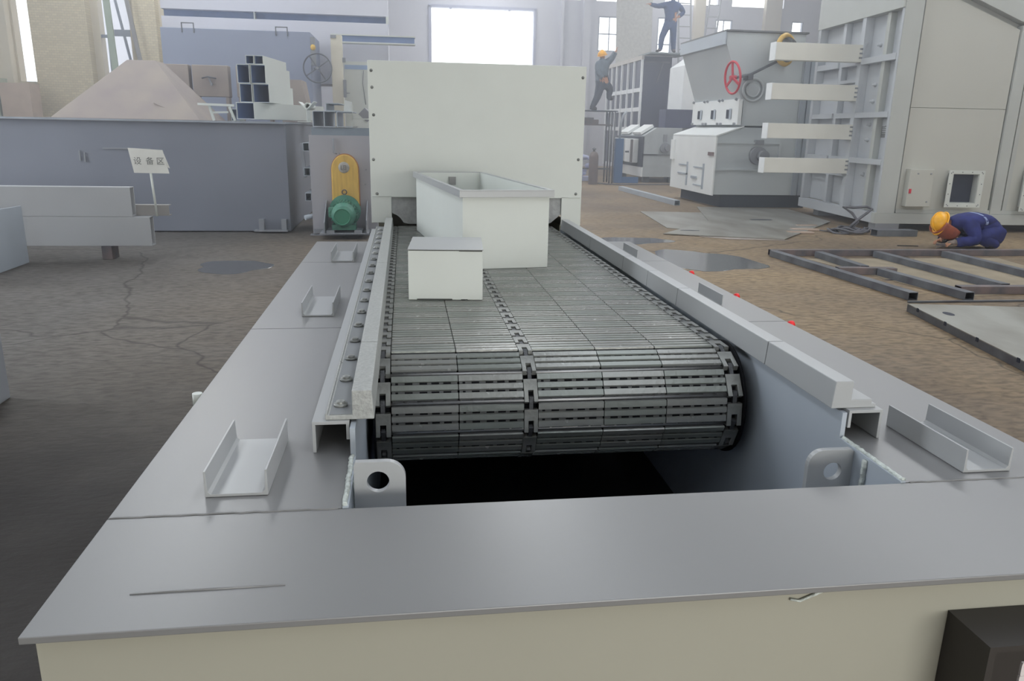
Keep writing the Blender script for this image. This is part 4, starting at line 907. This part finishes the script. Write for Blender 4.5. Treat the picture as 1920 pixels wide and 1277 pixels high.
for k in range(14): x, z = random.uniform(-.5, .5), random.uniform(0, .9); b.ell((x*.6, random.uniform(0, .5), z*.7+.2), (random.uniform(.06, .2), .1, random.uniform(.05, .12)), n=8)
b = b.box(-.4, .4, 0, .5, 0, .15).build('cloth_heap', mat('pale_blue_cloth', (185, 190, 220), .8)); b.location = (6.05, 26.6, .0); tag(b, 'pale blue cloth heap behind the gas cylinder', 'cloth')

# ================================================================== floor items on the right
b = MB(); hollow(b, -.07, .07, 0, 4.6, 0, .12, .008); b = b.build('square_tube', STEEL); b.data.materials[0] = PAINT_B; b.location = (6.43, 17.95, .002); b.rotation_euler = (0, 0, math.radians(1.5)); tag(b, 'long pale square tube lying on the floor before the hopper furnace', 'steel tube')
def slab(pts, z0, z1, label, mt, holes=(), name='steel_plate', group='steel plates on the floor'):
    c = Vector((sum(p[0] for p in pts)/len(pts), sum(p[1] for p in pts)/len(pts)))
    o = MB().prism([(p[0]-c.x, p[1]-c.y) for p in pts], 0, z1-z0, 'z').build(name, mt); o.location = (c.x, c.y, z0); tag(o, label, 'steel plate', group)
    for (hx, hy, lx, ly, a) in holes:
        n = 20; loop = []
        for k in range(n): t_ = 2*pi*k/n; q = Vector((max(-lx, min(lx, lx*1.25*math.cos(t_))), ly*math.sin(t_))); q.rotate(Matrix.Rotation(a, 2)); loop.append((hx-c.x+q.x, hy-c.y+q.y))
        h = MB().prism(loop, z1-z0+.0004, z1-z0+.0012, 'z').build('slot', DARKG, o)
    return o
slab([(5.08, 16.5), (4.72, 13.62), (6.1, 12.6), (7.2, 16.2)], .002, .010, 'thin pale floor plate, the lower one partly covered', PLATE)
slab([(6.75, 17.5), (8.8, 17.1), (8.45, 14.6), (6.2, 12.05), (4.36, 12.75), (5.9, 14.6)], .0105, .022, 'broad pale steel plate with two slots lying on the floor', PLATE, [(7.1, 14.85, .22, .1, -.1), (4.98, 13.15, .17, .05, -.1)])
slab([(4.9, 12.5), (5.3, 12.15), (6.3, 12.0), (6.2, 12.05)], .002, .009, 'narrow pale plate strip peeking out under the slotted plate', TAN)
# cable coil, wood scraps, channel under the casing foot
e = empty('cable_coil', (7.85, 13.0, 0), 0, 'tangled grey welding cable coiled in front of the casing corner', 'cable')
pts = []
for k in range(90): a = k*.35; r = .22+.07*math.sin(k*.21); pts.append((.05+r*1.3*math.cos(a), r*math.sin(a), .03+.05*(k/90)+.03*math.sin(k)))
MB().tube(pts, .019, 6).build('coil', CABLE, e)
MB().tube([(.1, 0, .08), (.22, .02, .2), (.10, .05, .35), (-.05, .1, .45), (.15, .12, .44), (.4, .1, .46), (.48, .06, .42), (.38, .03, .36), (.2, .0, .24), (.05, .0, .1)], .024, 8).build('loop', CABLE, e)
MB().tube([(-.05, 0, .03), (-.2, .05, .02), (-.35, .15, .02), (-.4, .3, .02)], .013, 6).build('tail', CABLE, e)
b = MB(); hollow(b, 0, .75, -.1, .1, 0, .11, .008, 'x'); b = b.build('channel_bar', STEEL); b.location = (8.15, 12.62, .002); b.rotation_euler = (0, 0, -.02); tag(b, 'grey steel bar on the floor right of the cable coil', 'steel bar')
for i, (x, y, l, w2, a) in enumerate(((6.95, 12.95, .45, .18, -.1), (7.25, 13.35, .5, .2, -.1), (7.6, 13.95, .4, .12, .1))):
    b = MB().box(-l/2, l/2, -w2/2, w2/2, 0, .03).build('wood_scrap', WOODM, None, .008); b.location = (x, y, .001); b.rotation_euler = (0, 0, a); tag(b, ['pinkish wood scrap nearest the slotted plate', 'pinkish wood scrap in front of the casing corner', 'small wood scrap farthest back by the cable'][i], 'wood scrap', 'wood scraps on the floor')

# welded frame of square tubes
Fr = empty('tube_frame', (6.5, 9, 0), 0, 'unfinished rusty square tube frame lying flat on the floor', 'frame')
def tb(p0, p1, open_ends=True, wd=.115, h=.085, name='frame_tube', mt=STEEL):
    p0 = Vector((*p0, h/2+.003)); p1 = Vector((*p1, h/2+.003)); L = (p1-p0).length; d = (p1-p0).normalized(); a = math.atan2(d.y, d.x)
    mb = MB(); hollow(mb, 0, L, -wd/2, wd/2, -h/2, h/2, .006, 'x'); mb.box(.02, L-.02, -wd/2+.0065, -wd/2+.008, -h/2+.007, h/2-.007, BLACK)
    mb.ms = [q for q in mb.ms]; mb2 = MB(); hollow(mb2, 0, L, -wd/2, wd/2, -h/2, h/2, .006, 'x')
    o = mb2.build(name, mt, Fr); o.location = p0-Vector((6.5, 9, 0)); o.rotation_euler = (0, 0, a)
    i2 = MB().box(.25, L-.25, -wd/2+.0075, wd/2-.0075, -h/2+.0075, h/2-.0075).build('tube_core', BLACK, o); return o
tb((5.22, 10.42), (5.38, 7.47)); tb((5.86, 10.33), (5.83, 9.12)); tb((5.93, 8.92), (6.03, 7.45)); tb((6.76, 10.33), (6.82, 7.9)); tb((7.84, 10.33), (7.78, 7.6))
tb((5.2, 10.49), (9.9, 10.43), mt=RUST); tb((5.40, 9.03), (6.15, 8.97), mt=RUST); tb((6.15, 7.80), (8.2, 7.72), mt=RUST)
MB().box(-1.25, 1.9, -1.66, -1.63, .001, .02).build('edge_strip', STEEL, Fr)
random.seed(5)
for (x0, y0, x1, y1) in ((5.28, 10.2, 5.42, 7.7), (5.95, 8.7, 6.05, 7.7), (6.82, 10.0, 6.88, 8.1), (7.88, 10.0, 7.84, 8.3)):
    for q in (.15, .45, .75):
        x, y = x0+(x1-x0)*q, y0+(y1-y0)*q; MB().box(x-6.5-.03+.02, x-6.5+.03+.02, y-9-.05, y-9+.05, .001, .014).build('weld_tab', PAINT_L, Fr)
slab([(5.6, 10.2), (8.6, 10.2), (8.2, 8.0), (6.0, 7.6)], .0005, .0028, 'thin brown sheet lying under the tube frame', mat('dusty_sheet', (150, 138, 118), .7, var=.15, scale=3), name='floor_sheet')
b = slab([(5.75, 8.6), (6.2, 8.7), (6.3, 8.5)], .003, .005, 'dark sliver of steel lying inside the tube frame', DARKG, name='steel_sliver')
# flat panel on a tube frame, nearest at right
pl = empty('framed_panel', (4.98, 6.98, 0), math.radians(-10.7), 'pale steel sheet panel on a dark tube frame, lower right floor', 'panel')
MB().box(0, 3.2, -3.2, -.0, .072, .080).build('sheet', PLATE, pl, .001)
for (a, b_, c_, d_) in ((.0, .07, -3.2, -.0), (.075, 3.2, -.07, -.0), (3.0, 3.2, -3.2, -.075)):
    MB().box(a, b_, c_, d_, .002, .0715).build('frame_bar', STEEL, pl)
n = 20; MB().prism([(.20+.045*math.cos(2*pi*k/n), -.42+.08*math.sin(2*pi*k/n)) for k in range(n)], .0802, .0812, 'z').build('drilled_hole', DARKG, pl)
for y in (-.25, -.8, -1.35, -1.95): MB().box(-.006, .0, y, y+.035, .05, .085).build('weld_tack', DARKG, pl)

# ================================================================== PEOPLE
def skin_mesh(joints, edges, name, mt, sub=2, root=0, smooth=False):
    me = bpy.data.meshes.new(name); me.from_pydata([j[0] for j in joints], edges, [])
    o = bpy.data.objects.new(name, me); C.objects.link(o)
    sk = o.modifiers.new('skin', 'SKIN'); sk.use_smooth_shade = True
    for i, j in enumerate(joints):
        r = j[1]; r = (r, r) if not isinstance(r, tuple) else r
        me.skin_vertices[0].data[i].radius = r
    me.skin_vertices[0].data[root].use_root = True
    if smooth: sm_ = o.modifiers.new('pre', 'SUBSURF'); sm_.levels = 1; sm_.render_levels = 1; sm_ = o.modifiers.new('smooth', 'SMOOTH'); sm_.iterations = 5; sm_.factor = .5
    ss = o.modifiers.new('sub', 'SUBSURF'); ss.levels = sub; ss.render_levels = sub
    bpy.context.view_layer.update()
    m2 = bpy.data.meshes.new_from_object(o.evaluated_get(bpy.context.evaluated_depsgraph_get()))
    bpy.data.objects.remove(o)
    m2.materials.clear(); m2.materials.append(mt); m2.name = name
    for p in m2.polygons: p.use_smooth = True; p.material_index = 0
    return m2
def head_mb(c, fwd, up, s=1.0):
    fwd = Vector(fwd).normalized(); up = Vector(up); up = (up-fwd*up.dot(fwd)).normalized(); sd = fwd.cross(up)
    Rm = Matrix((fwd, sd, up)).transposed()
    mb = MB(); c = Vector(c)
    mb.ell(c, (.098*s, .076*s, .118*s), n=20, rot=Rm)
    mb.ell(c+Rm @ Vector((.045, 0, -.055))*s, (.055*s, .055*s, .06*s), n=14, rot=Rm)       # jaw
    mb.ell(c+Rm @ Vector((.10, 0, -.012))*s, (.022*s, .014*s, .026*s), n=10, rot=Rm)       # nose
    mb.ell(c+Rm @ Vector((.092, 0, -.06))*s, (.012*s, .026*s, .008*s), n=10, rot=Rm)       # mouth
    for q in (-1, 1):
        mb.ell(c+Rm @ Vector((.0, .078*q, -.01))*s, (.02*s, .01*s, .032*s), n=10, rot=Rm)  # ear
        mb.ell(c+Rm @ Vector((.082, .032*q, .015))*s, (.012*s, .015*s, .009*s), n=8, rot=Rm)
    return mb, Rm
def hand_chains(wrist, d, palm_n, s=1.0, curl=.6, side=1):
    """joint list for a hand: palm then five curled fingers and a thumb from the side"""
    d = Vector(d).normalized(); pn = Vector(palm_n); pn = (pn-d*pn.dot(d)).normalized(); sd = d.cross(pn)*side
    W = Vector(wrist); J = [(W, .024*s), (W+d*.045*s, (.034*s, .017*s)), (W+d*.085*s, (.036*s, .014*s))]; E = [(0, 1), (1, 2)]
    for k, (off, ln) in enumerate(((-.030, .062), (-.010, .074), (.010, .078), (.029, .068))):
        b0 = len(J); p = W+d*.092*s+sd*off*s; a = curl*.5
        J.append((p, .0095*s)); E.append((2, b0)); dd = d
        for m_, fr in enumerate((.42, .33, .25)):
            dd = (d*math.cos(a)+pn*math.sin(a)); p = p+dd*ln*fr*s; a += curl*.6
            J.append((p, (.0092-.001*m_)*s)); E.append((len(J)-2, len(J)-1))
    p = W+d*.03*s+sd*.032*s; b0 = len(J); J.append((p, .013*s)); E.append((1, b0))
    for m_ in range(2): p = p+(d*.6+sd*.6+pn*.45).normalized()*.030*s; J.append((p, .0105*s)); E.append((len(J)-2, len(J)-1))
    return J, E
def person(name, J, parts, head, hands, label, mts, helmet=None, fat=1.0):
    """J: dict joint -> (pos, radius)."""
    J = {k: (v[0], (tuple(q*fat for q in v[1]) if isinstance(v[1], tuple) else v[1]*fat)) for k, v in J.items()}
    def V3(k): return Vector(J[k][0])
    order = ['pelvis', 'waist', 'chest', 'neck', 'headbase', 'hipL', 'kneeL', 'ankL', 'toeL', 'hipR', 'kneeR', 'ankR', 'toeR', 'shL', 'elL', 'wrL', 'shR', 'elR', 'wrR']
    idx = {k: i for i, k in enumerate(order)}
    E = [('pelvis', 'waist'), ('waist', 'chest'), ('chest', 'neck'), ('neck', 'headbase')]
    for s in 'LR': E += [('pelvis', 'hip'+s), ('hip'+s, 'knee'+s), ('knee'+s, 'ank'+s), ('ank'+s, 'toe'+s), ('chest', 'sh'+s), ('sh'+s, 'el'+s), ('el'+s, 'wr'+s)]
    joints = [(V3(k), J[k][1]*.92 if not isinstance(J[k][1], tuple) else tuple(q*.92 for q in J[k][1])) for k in order]; edges = [(idx[a], idx[b]) for a, b in E]
    for s in 'LR':
        if s in hands:
            d, pn, curl, side = hands[s]; hj, he = hand_chains(V3('wr'+s), d, pn, 1.0, curl, side); base = len(joints)
            joints += hj[1:]; mp = {0: idx['wr'+s]}; mp.update({i: base+i-1 for i in range(1, len(hj))}); edges += [(mp[a], mp[b]) for a, b in he]
    me = skin_mesh(joints, edges, 'person', SKIN); body = me.copy()
    bm = bmesh.new(); bm.from_mesh(me)
    hm, Rm = head_mb(*head); hme = hm.mesh('tmp', SKIN); bm.from_mesh(hme); bm.to_mesh(me); bm.free()
    for p in me.polygons: p.use_smooth = True; p.material_index = 0
    root = bpy.data.objects.new('person', me); C.objects.link(root); tag(root, label, 'person')
    # clothing: the body surface itself, let out by a couple of centimetres, cut at cuffs, collar, waist and hems
    TOP = {('pelvis', 'waist'): (.2, 9), ('waist', 'chest'): (-9, 9), ('chest', 'neck'): (-9, 9), ('neck', 'headbase'): (-9, .35)}; LEG = {('pelvis', 'waist'): (-9, .6)}
    for q in 'LR': TOP.update({('chest', 'sh'+q): (-9, 9), ('sh'+q, 'el'+q): (-9, 9), ('el'+q, 'wr'+q): (-9, .9)}); LEG.update({('pelvis', 'hip'+q): (-9, 9), ('hip'+q, 'knee'+q): (-9, 9), ('knee'+q, 'ank'+q): (-9, 9), ('ank'+q, 'toe'+q): (-9, .2)})
    segs = [(a, b, V3(a), V3(b)) for a, b in E]+[('hand', 'hand', joints[a][0], joints[b][0]) for a, b in edges if max(a, b) >= len(order)]
    def classify(c):
        best = None
        for a, b, pa, pb in segs:
            d = pb-pa; L2 = d.length_squared; t_ = (c-pa).dot(d)/L2 if L2 else 0; tc_ = max(0, min(1, t_)); ds = (c-pa-d*tc_).length-(J[a][1][0] if isinstance(J.get(a, (0, .02))[1], tuple) else J.get(a, (0, .02))[1])*.5
            if best is None or ds < best[0]: best = (ds, a, b, t_)
        return best
    cls = [classify(f.center) for f in body.polygons]
    def cloth(nm, table, mt, off):
        keep = [i for i, c_ in enumerate(cls) if (c_[1], c_[2]) in table and table[c_[1], c_[2]][0] <= c_[3] <= table[c_[1], c_[2]][1]]
        used = sorted({v for i in keep for v in body.polygons[i].vertices}); mp_ = {v: k for k, v in enumerate(used)}
        m = bpy.data.meshes.new(nm)
        m.from_pydata([body.vertices[v].co+body.vertices[v].normal*(off+.004*math.sin(body.vertices[v].co.z*60+body.vertices[v].co.x*45)) for v in used], [], [tuple(mp_[v] for v in body.polygons[i].vertices) for i in keep])
        m.materials.append(mt)
        for q in m.polygons: q.use_smooth = True
        o = bpy.data.objects.new(nm, m); C.objects.link(o); o.parent = root; so = o.modifiers.new('solid', 'SOLIDIFY'); so.thickness = .006; so.offset = -1; return o
    cloth('trousers', LEG, mts['legs'], .017*fat)
    cloth(mts['top'][0], TOP, mts['top'][1], .022*fat)
    for s in 'LR':
        a, t_ = V3('ank'+s), V3('toe'+s); back = a+(a-t_)*.35
        m = skin_mesh([(a+Vector((0, 0, .06)), .062*fat), (a, .066*fat), (a+(t_-a)*.55, (.062*fat, .052*fat)), (t_+(t_-a)*.12, (.056*fat, .044*fat)), (back, .056*fat)], [(0, 1), (1, 2), (2, 3), (1, 4)], 'boot', BOOT)
        o = bpy.data.objects.new('boot', m); C.objects.link(o); o.parent = root
    c = Vector(head[0])
    if helmet:
        mt, sc = helmet
        mb = MB(); n = 24; k = 8; vs = []
        for i in range(k+1):
            t_ = (pi/2)*i/k
            for j in range(n): p = 2*pi*j/n; vs.append(c+Rm @ Vector((.135*math.sin(t_)*math.cos(p), .112*math.sin(t_)*math.sin(p), .02+.125*math.cos(t_)))*sc)
        mb.add(vs, [(i*n+j, (i+1)*n+j, (i+1)*n+(j+1) % n, i*n+(j+1) % n) for i in range(k) for j in range(n)], None, True)
        rim = [c+Rm @ Vector((.155*math.cos(2*pi*j/n)+(.03 if math.cos(2*pi*j/n) > 0 else 0)*math.cos(2*pi*j/n), .125*math.sin(2*pi*j/n), .012))*sc for j in range(n)]
        mb.add([vs[k*n+j] for j in range(n)]+rim, [(j, (j+1) % n, n+(j+1) % n, n+j) for j in range(n)], None, True)
        o = mb.build('helmet', mt, root, label='yellow hard hat'); so = o.modifiers.new('solid', 'SOLIDIFY'); so.thickness = .006
        MB().tube([c+Rm @ Vector((.134*math.cos(a), 0, .022+.128*math.sin(a)))*sc for a in [pi*q/16 for q in range(17)]], .010, 6).build('ridge', mt, o)
    else:
        MB().ell(c+Rm @ Vector((-.015, 0, .025)), (.105, .086, .112), n=18, rot=Rm).build('hair', HAIR, root)
    return root, Rm

# welder bent low over the tube frame
wx, wy = 8.9, 11.15
J = {'pelvis': ((9.36, wy, .33), (.17, .155)), 'waist': ((9.20, wy, .43), (.165, .145)), 'chest': ((8.93, wy, .42), (.175, .15)), 'neck': ((8.72, wy, .42), .078), 'headbase': ((8.60, wy, .40), .06),
     'hipL': ((9.34, wy+.12, .27), .12), 'kneeL': ((8.98, wy+.22, .22), .085), 'ankL': ((9.32, wy+.18, .09), .06), 'toeL': ((9.16, wy+.19, .05), .045),
     'hipR': ((9.36, wy-.12, .27), .125), 'kneeR': ((9.00, wy-.22, .20), .09), 'ankR': ((9.34, wy-.18, .09), .06), 'toeR': ((9.18, wy-.19, .05), .045),
     'shL': ((8.86, wy+.17, .40), .085), 'elL': ((8.86, wy+.28, .18), .06), 'wrL': ((8.62, wy+.12, .12), .04),
     'shR': ((8.86, wy-.17, .40), .088), 'elR': ((8.92, wy-.28, .17), .064), 'wrR': ((8.66, wy-.14, .11), .042)}
p, Rm = person('person', J, None, ((8.49, wy, .40), (-.42, -.28, -.86), (-.86, 0, .5), 1.05), {'L': ((-1, -.1, -.15), (0, -.3, -1), .9, 1), 'R': ((-1, .1, -.15), (0, .3, -1), .9, -1)},
        'person in navy coverall crouching with yellow helmet and brown welding mask', {'top': ('coverall_jacket', COVERALL), 'legs': COVERALL}, (HELM, 1.2), 1.2)
# welding mask: curved shield hung before the face
hc = Vector((8.49, wy, .40)); mb = MB(); vs = []; n = 14; kk = 8
for i in range(kk+1):
    for j in range(n+1):
        a = -1.5+3.0*j/n; z = .06-.34*i/kk; r = .165-.03*max(0, (i-5))/3
        vs.append(hc+Rm @ Vector((r*math.cos(a)+.03, r*math.sin(a)*1.0, z)))
mb.add(vs, [(i*(n+1)+j, i*(n+1)+j+1, (i+1)*(n+1)+j+1, (i+1)*(n+1)+j) for i in range(kk) for j in range(n)], None, True)
o = mb.build('welding_mask', MASK, p, label='reddish brown welding mask'); o.modifiers.new('solid', 'SOLIDIFY').thickness = .006
for s in (1, -1):
    m = skin_mesh([(Vector((8.72, wy+s*.18, .13)), .055), (Vector((8.63, wy+s*.13, .115)), (.052, .04)), (Vector((8.56, wy+s*.11, .09)), (.05, .034))], [(0, 1), (1, 2)], 'glove_cuff', GLOVE)
    o = bpy.data.objects.new('glove_cuff', m); C.objects.link(o); o.parent = p
# reflective band over the back, collar
from mathutils.bvhtree import BVHTree
jk = [c for c in p.children if c.name.startswith('coverall_jacket')][0]
bv = BVHTree.FromPolygons([v.co for v in jk.data.vertices], [tuple(q.vertices) for q in jk.data.polygons])
vs = []; NB = 22
for k in range(NB+1):
    a = pi*(-.05+1.1*k/NB); dr = Vector((0, -math.cos(a), math.sin(a)))
    for dx_ in (-.02, .02):
        x = 8.98+dx_+.10*(1-math.sin(min(pi, max(0, a)))); q0 = Vector((x, wy, .44))+dr*.6; hit = bv.ray_cast(q0, -dr)[0]
        vs.append((hit if hit is not None else q0-dr*.4)+dr*.004)
o = MB().add(vs, [(2*k, 2*k+1, 2*k+3, 2*k+2) for k in range(NB)], None, True).build('reflective_stripe', STRIPE, p); o.modifiers.new('solid', 'SOLIDIFY').thickness = .006
b = MB().tube([(0, 0, 0), (.1, .02, .02), (.22, .0, .06)], .008, 6).box(-.01, .13, -.015, .015, .045, .075).build('welding_rod_holder', RUST); b.location = (8.21, wy-.12, .02); tag(b, 'welding rod holder under the crouching welder gloves', 'tool')
b = MB().bar((0, 0, 0), (-.32, .05, .0), .02, .012).build('steel_rod', BOOT); b.location = (8.12, wy+.2, .01); tag(b, 'dark thin rod on the floor left of the welder', 'rod')

p.location.x -= .17
# climbing worker on the scaffold, reaching up
yy = 25.6
J = {'pelvis': ((6.36, yy, 3.18), (.16, .15)), 'waist': ((6.33, yy, 3.36), (.145, .13)), 'chest': ((6.33, yy, 3.62), (.175, .14)), 'neck': ((6.33, yy, 3.84), .06), 'headbase': ((6.33, yy, 3.90), .055),
     'hipL': ((6.30, yy, 3.08), .105), 'kneeL': ((6.22, yy-.02, 2.74), .075), 'ankL': ((6.06, yy, 2.40), .052), 'toeL': ((6.20, yy-.05, 2.35), .04),
     'hipR': ((6.46, yy, 3.10), .11), 'kneeR': ((6.66, yy+.1, 3.02), .08), 'ankR': ((6.62, yy+.1, 2.72), .052), 'toeR': ((6.76, yy+.1, 2.70), .04),
     'shL': ((6.18, yy-.05, 3.72), .078), 'elL': ((6.20, yy-.12, 3.46), .055), 'wrL': ((6.34, yy-.15, 3.30), .038),
     'shR': ((6.46, yy+.04, 3.76), .078), 'elR': ((6.64, yy+.04, 3.92), .052), 'wrR': ((6.76, yy+.05, 4.12), .036)}
person('person', J, None, ((6.32, yy, 3.99), (.75, .6, .25), (0, 0, 1), 1.0), {'L': ((.6, 0, -.4), (0, 1, 0), .5, 1), 'R': ((.3, 0, 1), (1, 0, 0), .3, -1)},
        'person in grey shirt and yellow helmet climbing from the scaffold with one arm raised', {'top': ('shirt', SHIRT), 'legs': TROUSER}, (HELM, 1.2), 1.42)
# worker standing on the cabinet top
yy = 27.2; zb = 4.325
J = {'pelvis': ((8.98, yy, zb+.93), (.165, .15)), 'waist': ((8.98, yy, zb+1.10), (.15, .13)), 'chest': ((9.0, yy, zb+1.36), (.19, .14)), 'neck': ((9.02, yy, zb+1.56), .06), 'headbase': ((9.03, yy, zb+1.63), .055),
     'hipL': ((8.88, yy, zb+.84), .115), 'kneeL': ((8.72, yy-.06, zb+.46), .085), 'ankL': ((8.72, yy, zb+.10), .058), 'toeL': ((8.58, yy-.08, zb+.045), .042),
     'hipR': ((9.08, yy, zb+.84), .115), 'kneeR': ((9.10, yy-.02, zb+.46), .085), 'ankR': ((9.14, yy+.02, zb+.10), .058), 'toeR': ((9.12, yy-.14, zb+.045), .042),
     'shL': ((8.80, yy, zb+1.46), .085), 'elL': ((8.54, yy-.04, zb+1.40), .058), 'wrL': ((8.30, yy-.05, zb+1.45), .042),
     'shR': ((9.20, yy, zb+1.46), .085), 'elR': ((9.38, yy, zb+1.26), .06), 'wrR': ((9.20, yy-.1, zb+1.10), .042)}
J = {k: ((9.88+(v[0][0]-9.0)*1.22, 29.7+(v[0][1]-27.2)*1.2, 4.52+(v[0][2]-zb)*1.15), tuple(q*1.25 for q in v[1]) if isinstance(v[1], tuple) else v[1]*1.25) for k, v in J.items()}
person('person', J, None, ((9.92, 29.7, 4.52+1.74*1.15), (-.8, -.3, -.3), (0, 0, 1), 1.0), {'L': ((-1, 0, .15), (0, 0, -1), .6, 1), 'R': ((-.8, -.2, -.3), (0, 1, 0), .6, -1)},
        'person in blue coverall standing on the plank on top of the ribbed cabinet', {'top': ('coverall_jacket', COVERALL2), 'legs': COVERALL2}, (HELM, 1.1))

# ================================================================== factory haze
hm = bpy.data.materials.new('factory_haze'); hm.use_nodes = True; nt = hm.node_tree; nt.nodes.clear()
out = nt.nodes.new('ShaderNodeOutputMaterial'); vs_ = nt.nodes.new('ShaderNodeVolumeScatter')
vs_.inputs['Color'].default_value = (0.86, 0.90, 1.0, 1); vs_.inputs['Density'].default_value = 0.022; vs_.inputs['Anisotropy'].default_value = 0.2
nt.links.new(vs_.outputs[0], out.inputs['Volume'])
hz = MB().box(-13.9, 25.9, 8.5, 37.6, 0.02, 9.5).build('haze', hm)
tag(hz, 'thin bluish dust haze filling the far half of the hall', 'haze', None, 'stuff')
